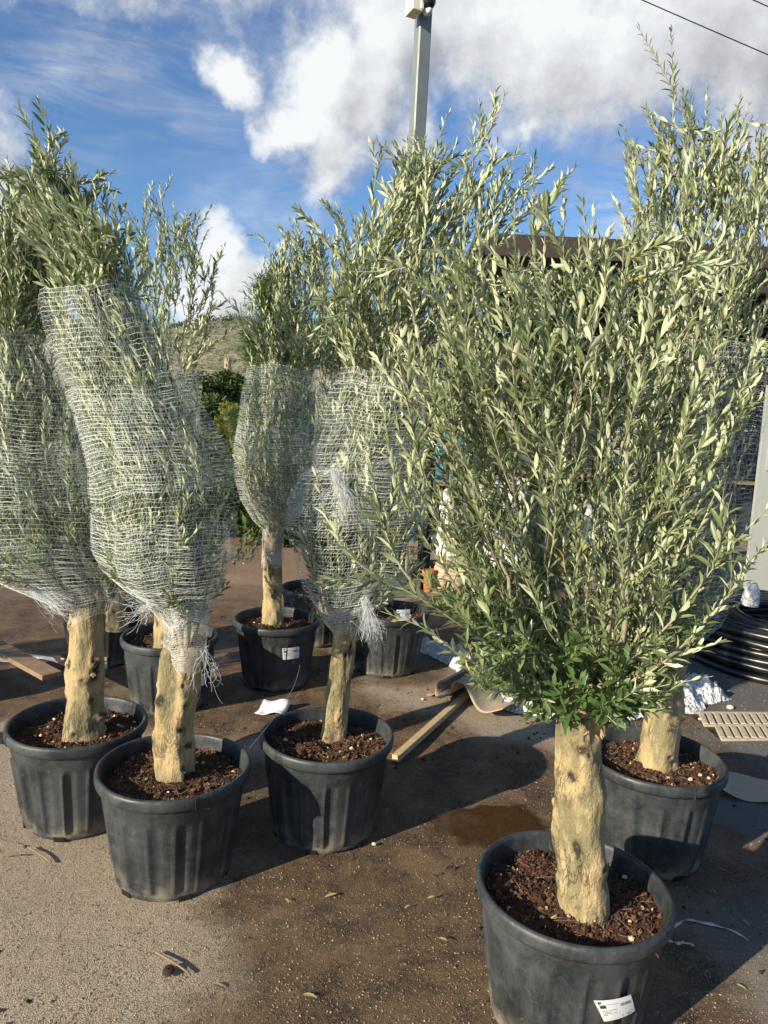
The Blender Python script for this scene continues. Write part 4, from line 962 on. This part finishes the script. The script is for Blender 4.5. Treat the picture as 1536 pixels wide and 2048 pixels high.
# ------------------------------------------------------------------ goods under the canopy
def goods():
    # shelf rack with blue packs
    a, b = aty(866, 850, 8.6), aty(962, 850, 8.6); cxm = (a[0]+b[0])/2; wd = b[0]-a[0]+.1
    r = empty('shelf_rack', (cxm, 8.6, 0), 'metal shelf rack under the canopy just right of the pole', 'shelf rack')
    zs = [.35, 1.15, aty(900, 965, 8.6)[2], aty(900, 838, 8.6)[2]]
    for z in zs: MB().box((cxm, 8.6, z), (wd, .55, .03)).build('shelf', OLDWOOD, r)
    for sx in (-1, 1):
        for sy in (-1, 1): MB().box((cxm+sx*(wd/2+.02), 8.6+sy*.29, 1.1), (.04, .04, 2.2)).build('upright', BLACK, r)
    z = zs[2]+.017
    for k in range(8):
        h = .072; o = MB().box((cxm+rng.normal(0, .01), 8.56, z+h/2), (wd-.12, .44, h-.006), rotz(rng.normal(0, .03))).build('blue_pack', BLUE, bevel=.012)
        tag(o, ['lowest', 'second', 'third', 'fourth', 'fifth', 'sixth', 'seventh', 'topmost'][k]+' blue pack of the pile on the shelf rack', 'pack', 'blue packs piled on the rack'); z += h
    o = MB().box((cxm+.02, 8.6, zs[3]+.13), (.42, .4, .22)).build('wrapped_bundle', WHITE, bevel=.05); tag(o, 'white film wrapped bundle on top of the shelf rack', 'bundle')
    # big white bag
    def bag(px0, px1, pyt, pyb, y, name, label, mt, cat, lum=.05, base=None):
        a_, b_ = aty(px0, pyb, y), aty(px1, pyb, y); c0 = (a_[0]+b_[0])/2; w_ = (b_[0]-a_[0])/2; zt = aty(px0, pyt, y)[2]; zb = a_[2] if base is None else base; V = []
        for i, t_ in enumerate(np.linspace(0, 1, 26)):
            rad = w_*(1-.25*t_**6)*(.96+.10*math.sin(t_*3)); z_ = zb+(zt-zb)*t_
            if i == 25: rad *= .55
            if i == 24: rad *= .82
            V.append([(c0+rad*(1+lum*nz((math.cos(q)*2, math.sin(q)*2, t_*6), 1.5, px0))*np.sign(math.cos(q))*abs(math.cos(q))**.6, y+rad*.9*(1+lum*nz((math.cos(q), math.sin(q), t_*5), 2, 3))*np.sign(math.sin(q))*abs(math.sin(q))**.6, z_+.02*nz((math.cos(q), math.sin(q), t_), 3)) for q in np.linspace(0, 6.283, 41)[:-1]])
        m_ = MB().grid(np.array(V), close=True); m_.f.append((np.arange(40)+25*40)[None]); m_.mi.append(np.zeros(1))
        return tag(m_.build(name, mt, smooth=True), label, cat)
    bag(872, 922, 975, 1110, 7.95, 'big_bag', 'tall bright white woven bulk bag beside the black post', WHITE, 'bag', .2)
    bag(868, 925, 1110, 1190, 7.9, 'crumpled_sack', 'crumpled pale sack at the foot of the white bulk bag', CARD, 'bag', .3, base=.0)
    # grey tank on pallet
    a_, b_ = aty(940, 1140, 8.4), aty(1035, 1140, 8.4); c0 = (a_[0]+b_[0])/2; zb = .2; zt = aty(980, 962, 8.4)[2]
    t = empty('storage_cabinet', (c0, 8.4, zb), 'light grey plastic cabinet on a wooden pallet behind the leaves', 'cabinet')
    MB().box((c0, 8.4, (zb+zt)/2), (b_[0]-a_[0], .6, zt-zb-.0)).build('body', GREY, t, bevel=.03)
    for sx in (-1, 1): MB().box((c0+sx*(b_[0]-a_[0])*.235, 8.09, (zb+zt)/2), ((b_[0]-a_[0])*.44, .02, (zt-zb)*.9)).build('door', WHITE, t, bevel=.006)
    MB().box((c0, 8.4, zt+.02), (b_[0]-a_[0]+.05, .64, .05)).build('lid', WHITE, t, bevel=.012)
    def pallet(cx_, cy_, z0, w_, d_, label, a=0.0):
        p_ = empty('wooden_pallet', (cx_, cy_, z0), label, 'pallet'); R_ = rotz(a)
        for k in range(6): MB().box(R_@np.array([(k-2.5)*w_/6, 0, .125])+[cx_, cy_, z0], (w_/6*.8, d_, .02), R_).build('deck_board', OLDWOOD, p_)
        for k in range(3): MB().box(R_@np.array([0, (k-1)*d_*.44, .07])+[cx_, cy_, z0], (w_, .09, .09), R_).build('bearer', OLDWOOD, p_)
        for k in range(3): MB().box(R_@np.array([0, (k-1)*d_*.44, .0115])+[cx_, cy_, z0], (w_, .09, .02), R_).build('bottom_board', OLDWOOD, p_)
    pallet(c0, 8.4, .07, 1.0, .75, 'weathered pallet under the light grey cabinet')
    # crate with blue packs, left of the pole
    a_ = aty(790, 1075, 8.4); z0 = a_[2]
    MBc = empty('wooden_crate', (a_[0]+.05, 8.4, z0-.28), 'weathered crate on its stack left of the pole foot', 'crate')
    for k in range(4): MB().box((a_[0]+.05, 8.18, z0-.25+.075*k), (.42, .02, .06)).build('slat', OLDWOOD, MBc)
    for k in range(4): MB().box((a_[0]+.25, 8.4, z0-.25+.075*k), (.02, .42, .06)).build('slat', OLDWOOD, MBc)
    for k in range(4): MB().box((a_[0]-.15, 8.4, z0-.25+.075*k), (.02, .42, .06)).build('slat', OLDWOOD, MBc)
    MB().box((a_[0]+.05, 8.4, z0-.285), (.42, .42, .02)).build('bottom', OLDWOOD, MBc)
    tag(MB().box((a_[0]+.05, 8.4, z0+.0), (.36, .36, .24)).build('blue_pack', BLUE, bevel=.03), 'blue pack sticking out of the crate left of the pole', 'pack')
    tb = empty('trestle_table', (a_[0]+.1, 8.4, 0), 'dark low table carrying the crate left of the pole', 'table')
    MB().box((a_[0]+.1, 8.4, z0-.32), (.9, .6, .04)).build('tabletop', BLACK, tb)
    for sx in (-1, 1):
        for sy in (-1, 1): MB().box((a_[0]+.1+sx*.4, 8.4+sy*.25, (z0-.34)/2), (.05, .05, z0-.34)).build('leg', BLACK, tb)
    # terracotta block at the black post's foot
    q = aty(857, 1172, 7.8); m_ = MB(); m_.tube([(q[0], 7.8, 0), (q[0], 7.8, .20), (q[0], 7.8, .202), (q[0], 7.8, .24)], [.05, .065, .08, .08], 20)
    tag(m_.build('terracotta_pot', TERRA, smooth=False), 'terracotta flower pot at the foot of the black post', 'flower pot')
    for k in range(2):
        x_ = 2.15+k*.42; m_ = MB(); m_.tube([(x_, 8.9, .07), (x_, 8.9, .36), (x_, 8.9, .362), (x_, 8.9, .42)], [.09, .12, .14, .14], 18)
        tag(m_.build('terracotta_pot', TERRA), ['left', 'right'][k]+' one of the two terracotta flower pots behind the open tree', 'flower pot', 'terracotta pots under the canopy')
    # crates behind the front crown
    for k in range(3):
        x_ = 2.0+k*.75; cr = empty('plastic_crate', (x_, 9.6, .07), ['left', 'middle', 'right'][k]+' tall grey storage tub behind the open tree, under the canopy', 'tub', 'grey tubs under the canopy')
        mb = MB(); V = [[(x_+sx*(.26+.04*h_), 9.6+sy*(.2+.03*h_), .07+.75*h_) for sx, sy in ((-1, -1), (1, -1), (1, 1), (-1, 1))] for h_ in (0, 1)]; mb.grid(np.array(V), close=True); mb.add(V[0], [[3, 2, 1, 0]]); mb.build('body', GREY if k != 1 else WHITE, cr)
        MB().box((x_, 9.6, .84), (.64, .5, .04)).build('lid', GREY, cr, bevel=.01)
    # white display panel at the right edge
    a_ = aty(1534, 770, 7.6); zt = a_[2]; p_ = empty('white_panel_board', (a_[0]+.35, 7.6, 0), 'pale standing panel board with a grey inset at the right edge', 'panel')
    MB().box((a_[0]+.35, 7.6, zt/2+.1), (.7, .04, zt-.2)).build('panel', plain('panel_white', (.30, .32, .31), .6, .05), p_, bevel=.004)
    MB().box((a_[0]+.20, 7.57, zt-.62), (.26, .012, .5)).build('inset', GREY, p_)
    for sx in (-1, 1): MB().box((a_[0]+.35+sx*.3, 7.62, .05), (.05, .5, .1)).build('foot', GREY, p_)
goods()
bush_tree('clipped_shrub', 1530, 700, 13.5, 160, 'dark clipped shrub showing above the pale panel board', GREEN, n=4000, size=.12, cat='shrub')

# ------------------------------------------------------------------ pipe coil
def coil():
    c_ = np.array([3.50, 6.10]); root = empty('pipe_coil', (c_[0], c_[1], 0), 'big flat coil of black corrugated irrigation pipe by the right edge', 'pipe coil')
    for l in range(6):
        for k in range(7):
            r = .44+k*.078+rng.normal(0, .008); z = .033+l*.062; t_ = np.linspace(0, 2*np.pi, 90, endpoint=False); w_ = rng.random(3)*6.28
            rr_ = r+.014*np.sin(2*t_+w_[0])+.008*np.sin(5*t_+w_[1]); P = np.c_[c_[0]+rr_*np.cos(t_), c_[1]+rr_*np.sin(t_), z+.010*np.sin(3*t_+w_[2])]
            P = np.vstack([P, P[:1]]); MB().tube(P, .031, 10, caps=False).build('pipe_turn', BLACK, root, smooth=True)
    for a in (.4, 2.5, 5.3):
        P = [(c_[0]+r*math.cos(a), c_[1]+r*math.sin(a), z) for r, z in ((.40, .0), (.40, .386), (.955, .386), (.955, .0))]; MB().tube(P, .006, 5).build('tie_strap', GREY, root)
    V = []
    bx, by, bz = aty(1512, 1112, 6.3)
    for t_ in np.linspace(0, 1, 14):
        V.append([(bx+.07*(1-.5*t_**4)*math.cos(q)*(1+.3*nz((math.cos(q), math.sin(q), t_*3), 2)), 6.3+.08*math.sin(q)*(1-.5*t_**4), .376+.2*t_) for q in np.linspace(0, 6.283, 25)[:-1]])
    tag(MB().grid(np.array(V), close=True).build('plastic_bag', FILM, smooth=True), 'translucent plastic bag standing on the black pipe coil', 'bag')
coil()

# ------------------------------------------------------------------ things on the ground
def crumple(name, line, width, height, label, cat, mt, n=150, m_=26, freq=9, seed=0):
    P = smooth_path(np.array([atz(a, b) for a, b in line]), n); W = np.interp(np.linspace(0, 1, n), np.linspace(0, 1, len(width)), width); T = np.gradient(P, axis=0); T /= np.linalg.norm(T, axis=1)[:, None]; S = np.cross(T, [0, 0, 1.]); V = np.zeros((n, m_, 3))
    for i in range(n):
        endf = min(1, i/6, (n-1-i)/6)
        for j in range(m_):
            u = j/(m_-1)*2-1; q = P[i]+S[i]*W[i]*u*(1+.25*nz((i*.12, u, seed), 1)); hh = height*max(0, 1-abs(u)**2.5)*endf*(.55+.8*abs(nz((q[0], q[1], seed), freq))+.55*nz((q[0], q[1], seed+4), freq*2.5)+.22*abs(nz((q[0], q[1], seed+7), freq*5)))
            V[i, j] = (q[0]+.012*nz((q[0], q[1], 9), 40), q[1]+.012*nz((q[0], q[1], 3), 40), .004+hh*(W[i]/max(W))**.4)
    return tag(MB().grid(V).build(name, mt, smooth=True), label, cat)
crumple('bubble_wrap_heap', [(820,1288),(880,1308),(950,1335),(1010,1375),(1070,1405),(1160,1410),(1260,1400),(1360,1385),(1450,1390)], [.06,.11,.17,.25,.28,.28,.28,.34,.28,.10], .15,
        'long crumpled heap of clear bubble wrap trailing behind the front tubs', 'plastic wrap', FILM, 260, 34)

def cardboard():
    # sheet with a rolled front lip lying on a batten
    root = empty('cardboard_sheet', tuple(atz(925, 1415)), 'curled grey-brown cardboard sheet with a rolled edge lying on the wooden batten', 'cardboard')
    a = atz(905, 1425); ax = atz(985, 1352)-atz(890, 1408); L = np.linalg.norm(ax[:2]); ax = ax/np.linalg.norm(ax); sd = np.array([ax[1], -ax[0], 0])
    ctr = atz(886, 1408); prof = []
    for t_ in np.linspace(-.6, 4.6, 22): prof.append((-.015+.045*math.cos(t_+2.2), .05+.034*math.sin(t_+2.2)))
    for t_ in np.linspace(0, 1, 14): prof.append((.03+.30*t_, .085*(1-t_)**1.2+.028*math.sin(t_*7)+.02*t_+.004))
    V = [[ctr+ax*s_*.52*(1-.25*(k/36))+sd*(p_[0]*1.3*(1+.1*s_))+np.array([0, 0, p_[1]*1.35*(1-.15*s_)+.03+.012*nz((s_*3, k*.2, 1), 1)])+ax*(.05*math.sin(k*.35) if s_ < .2 else 0) for k, p_ in enumerate(prof)] for s_ in np.linspace(0, 1, 14)]
    o = MB().grid(np.array(V)).build('curled_sheet', CARD, root, smooth=True); so = o.modifiers.new('s', 'SOLIDIFY'); so.thickness = .004
    V = [[ctr+ax*(s_*.34+.03)+sd*(-.05-.10*u)+np.array([0, 0, .012+.05*(1-u)*abs(math.cos(u*2))]) for u in np.linspace(0, 1, 8)] for s_ in np.linspace(0, 1, 8)]
    o = MB().grid(np.array(V)).build('torn_flap', CARDIN, root, smooth=True); so = o.modifiers.new('s', 'SOLIDIFY'); so.thickness = .004
    a, b = atz(790, 1525), atz(945, 1385); d = b-a; L = np.linalg.norm(d); ang = math.atan2(d[1], d[0])
    tag(MB().box((a+b)/2+[0, 0, .024], (L, .042, .036), rotz(ang)).build('wooden_batten', WOOD, bevel=.002), 'pale sawn wooden batten on the soil beside the middle tub', 'batten')
    c_ = atz(1482, 1575); V = [[c_+np.array([u*.17+.03*v, v*.13-.02*u, .008+.05*abs(u)**2*(u < 0)+.012*math.sin(u*3+v*2)]) for u in np.linspace(-1, 1, 12)] for v in np.linspace(-1, 1, 10)]
    o = MB().grid(np.array(V)).build('cardboard_scrap', CARD, smooth=True); so = o.modifiers.new('s', 'SOLIDIFY'); so.thickness = .004; tag(o, 'flat grey cardboard scrap by the back right tub', 'cardboard')
    c_ = atz(546, 1424); V = [[c_+np.array([u*.085+.02*v, v*.05+.015*u, .01+.05*max(0, v)+.008*math.sin(u*4)]) for u in np.linspace(-1, 1, 8)] for v in np.linspace(-1, 1, 6)]
    o = MB().grid(np.array(V)).build('paper_scrap', PAPER, smooth=True); so = o.modifiers.new('s', 'SOLIDIFY'); so.thickness = .0008; tag(o, 'folded white paper scrap on the ground behind the middle tub', 'paper')
cardboard()

def strips():
    for k, (pts, lb) in enumerate([([(1345,1860),(1372,1842),(1405,1850),(1440,1858),(1470,1868),(1496,1885)], 'long twisted strip of pale plastic on the ground right of the nearest tub'), ([(1335,1885),(1352,1892),(1370,1890),(1388,1896)], 'short pale plastic strip beside the nearest tub')]):
        P = smooth_path(np.array([atz(a, b) for a, b in pts]), 40); V = []
        for i, p_ in enumerate(P):
            a = 1.5*nz((i*.16, k, 0), 1); wv = .009*(.6+.6*abs(nz((i*.25, 2, k), 1))); V.append([p_+np.array([0, math.cos(a)*wv*s_, .010+math.sin(a)*wv*s_*.8+.003*nz((i*.2, 5, k), 1)]) for s_ in (-1, -.3, .3, 1)])
        o = MB().grid(np.array(V)).build('plastic_strip', plain('pale_strip', (.52, .47, .40), .6, .1), smooth=True); so = o.modifiers.new('s', 'SOLIDIFY'); so.thickness = .0012; tag(o, lb, 'plastic strip')
strips()

def grate():
    a, b, c_ = atz(1420, 1452), atz(1600, 1445), atz(1600, 1520); root = empty('drain_grate', tuple(a), 'pale slotted drain grate in the ground at the right edge', 'drain grate')
    ang = math.atan2(.10, 1.0); R_ = rotz(ang); o_ = np.array([2.15, 4.30, 0])
    for row in range(2):
        for k in range(20):
            c0 = o_+R_@np.array([.04+k*.052, .09+row*.20, .004]); MB().box(c0, (.032, .185, .02), R_@rotz(-.35)).build('bar', GRATEM, root, bevel=.003)
    for q in range(3): MB().box(o_+R_@np.array([.53, -.01+q*.20, .003]), (1.08, .02, .016), R_).build('frame', GRATEM, root)
    MB().box(o_+R_@np.array([.53, .19, -.0035]), (1.08, .40, .006), R_).build('pit', BLACK, root)
grate()

# boards at the left edge
def boards():
    a, b = atz(-40, 1345), atz(85, 1420); d = b-a; ang = math.atan2(d[1], d[0]); L = np.linalg.norm(d)
    tag(MB().box((a+b)/2+[0, 0, .25], (L+.25, .12, .03), rotz(ang)).build('plank', OLDWOOD, bevel=.003), 'upper weathered plank poking in at the left edge', 'plank')
    tag(MB().box((a+b)/2+[-.35, -.1, .115], (.5, .35, .23), rotz(ang)).build('timber_block', OLDWOOD, bevel=.006), 'dark timber block supporting the plank at the left edge', 'timber')
    tag(MB().box(atz(-60, 1500)+[0, 0, .09], (.32, .10, .03), rotz(ang+.5)).build('plank', OLDWOOD, bevel=.003), 'lower plank end at the left edge behind the far left tub', 'plank')
    c_ = atz(40, 1318); V = [[c_+np.array([u*.30, v*.05+.03*math.sin(u*3), .006+.01*math.sin(u*5+v)]) for u in np.linspace(-1, 1, 16)] for v in np.linspace(-1, 1, 4)]
    o = MB().grid(np.array(V)).build('plastic_strip', WHITE, smooth=True); tag(o, 'white plastic strip lying on the shaded ground at far left', 'plastic strip')
    # conifer sprig at the very edge
    c_ = atz(-75, 1320); r = empty('young_pine', tuple(c_), 'young green pine with fine needles cut by the left edge', 'plant'); mb = MB(); n = 5200
    MB().tube([c_, c_+[0, 0, .62]], [.012, .004], 6).build('trunk', OLDWOOD, r)
    for q in range(3):
        zf = rng.random(n)**.8; a = rng.random(n)*6.28; rr_ = .26*(1-zf*.75)*rng.random(n)**.5; P = np.c_[c_[0]+rr_*np.cos(a), c_[1]+rr_*np.sin(a), .06+zf*.56]; D = np.c_[np.cos(a), np.sin(a), np.full(n, .7)]+rng.normal(0, .4, (n, 3)); D /= np.linalg.norm(D, axis=1)[:, None]
        B = np.cross(D, rng.normal(0, 1, (n, 3))); B /= np.linalg.norm(B, axis=1)[:, None]; mb.add(np.stack([P-B*.0012, P+B*.0012, P+D*.055], 1).reshape(-1, 3), np.arange(n*3).reshape(n, 3))
    mb.build('needles', PINEM, r, kind='stuff')
boards()

# fallen leaves, twigs, clods
def litter():
    spots = [(675, 1790, 'pale green olive leaf lying alone on the wet soil near the centre'), (635, 1999, 'green leaf lying closest to the bottom edge, left of centre'), (422, 1970, 'slim pale leaf below the nearest left tub, at the bottom'), (578, 1809, 'small leaf just in front of the foot of the nearest left tub'), (870, 1795, 'small leaf halfway between the middle tub and the nearest tub'), (660, 1850, 'small leaf straight below the pale green leaf near the centre'), (1455, 1745, 'small leaf on grey tarmac right of the back right tub'), (1422, 1780, 'small leaf beside the foot of the back right tub'), (1500, 1855, 'small leaf above the long pale plastic strip'), (895, 1885, 'small leaf on the soil left of the nearest tub'), (1470, 1970, 'small yellowish leaf near the bottom right corner'), (1290, 1580, 'small leaf fallen against the front of the back right tub'), (980, 1640, 'small leaf floating on the muddy puddle'), (860, 1470, 'small leaf beside the wooden batten'), (1395, 1690, 'small leaf in the shade right of the nearest tub rim'), (230, 1900, 'small leaf on the dry ground at bottom left'), (820, 1812, 'small yellow leaf right of the pale green leaf near the centre')]
    fm = leafmat('fallen_leaf', (.22, .26, .10), (.42, .36, .12), .1); mb = MB(); V = LV.copy(); V[:, 1] *= .28; mb.add(V, LF3); mb.f.append(LF4); mb.mi.append(np.zeros(2)); me = mb.mesh('fallen_leaf', fm, True)
    for px, py, lb in spots:
        c_ = atz(px, py); o = bpy.data.objects.new('fallen_leaf', me); COL.objects.link(o); s_ = rng.uniform(.026, .042) if lb.startswith('small') else .055
        o.location = (c_[0], c_[1], .006); o.rotation_euler = (rng.normal(0, .15), rng.normal(0, .12), rng.random()*6.28); o.scale = (s_, s_, s_)
        tag(o, lb, 'leaf', 'fallen leaves on the ground')
    for (a, b, lb) in [((55,1697),(103,1728),'straight brown twig on the dry ground below the far left tub'),((312,1908),(378,1950),'thin brown twig beside a dark spot at the bottom left'),((0,1716),(45,1713),'thin pale straw at the left edge below the tub')]:
        p_, q_ = atz(*a), atz(*b); P = smooth_path([p_+[0, 0, .007], (p_+q_)/2+[0, 0, .012], q_+[0, 0, .007]], 8); tag(MB().tube(P, [.0035]*8, 6).build('twig', OLDWOOD, smooth=True), lb, 'twig')
    c_ = atz(337, 1946); mb = MB(); Q = [[c_+np.array([.02*math.cos(l)*math.cos(t_), .028*math.cos(l)*math.sin(t_), .009+.008*math.sin(l)]) for t_ in np.linspace(0, 6.283, 15)[:-1]] for l in np.linspace(-1.4, 1.4, 7)]; mb.grid(np.array(Q), close=True); tag(mb.build('dead_leaf', plain('dead_leaf', (.045, .022, .012), .8, .3)), 'dark brown dead leaf beside the thin twig, bottom left', 'leaf')
    for px, py, r_, lb in ((1460, 1418, .026, 'largest loose stone, by the drain grate'), (748, 1690, .011, 'small pale stone right of the middle tub foot'), (845, 1400, .012, 'small stone left of the cardboard sheet'), (1400, 1440, .014, 'small stone between the bubble wrap and the grate')):
        c_ = atz(px, py); Q = [[c_+r_*np.array([math.cos(l)*math.cos(t_)*(1+.2*nz((t_, l, px), 1)), math.cos(l)*math.sin(t_)*.8, .5+.6*math.sin(l)]) for t_ in np.linspace(0, 6.283, 9)[:-1]] for l in np.linspace(-1.3, 1.3, 5)]; m_ = MB().grid(np.array(Q), close=True); m_.f.append(np.array([list(range(32, 40))])); m_.mi.append(np.zeros(1))
        tag(m_.build('stone', PEB), lb, 'stone', 'loose stones on the ground')
litter()

print('TRIS', sum(len(o.data.loop_triangles) if o.data.calc_loop_triangles() is None else 0 for o in bpy.data.objects if o.type == 'MESH'), 'OBJ', len(bpy.data.objects))
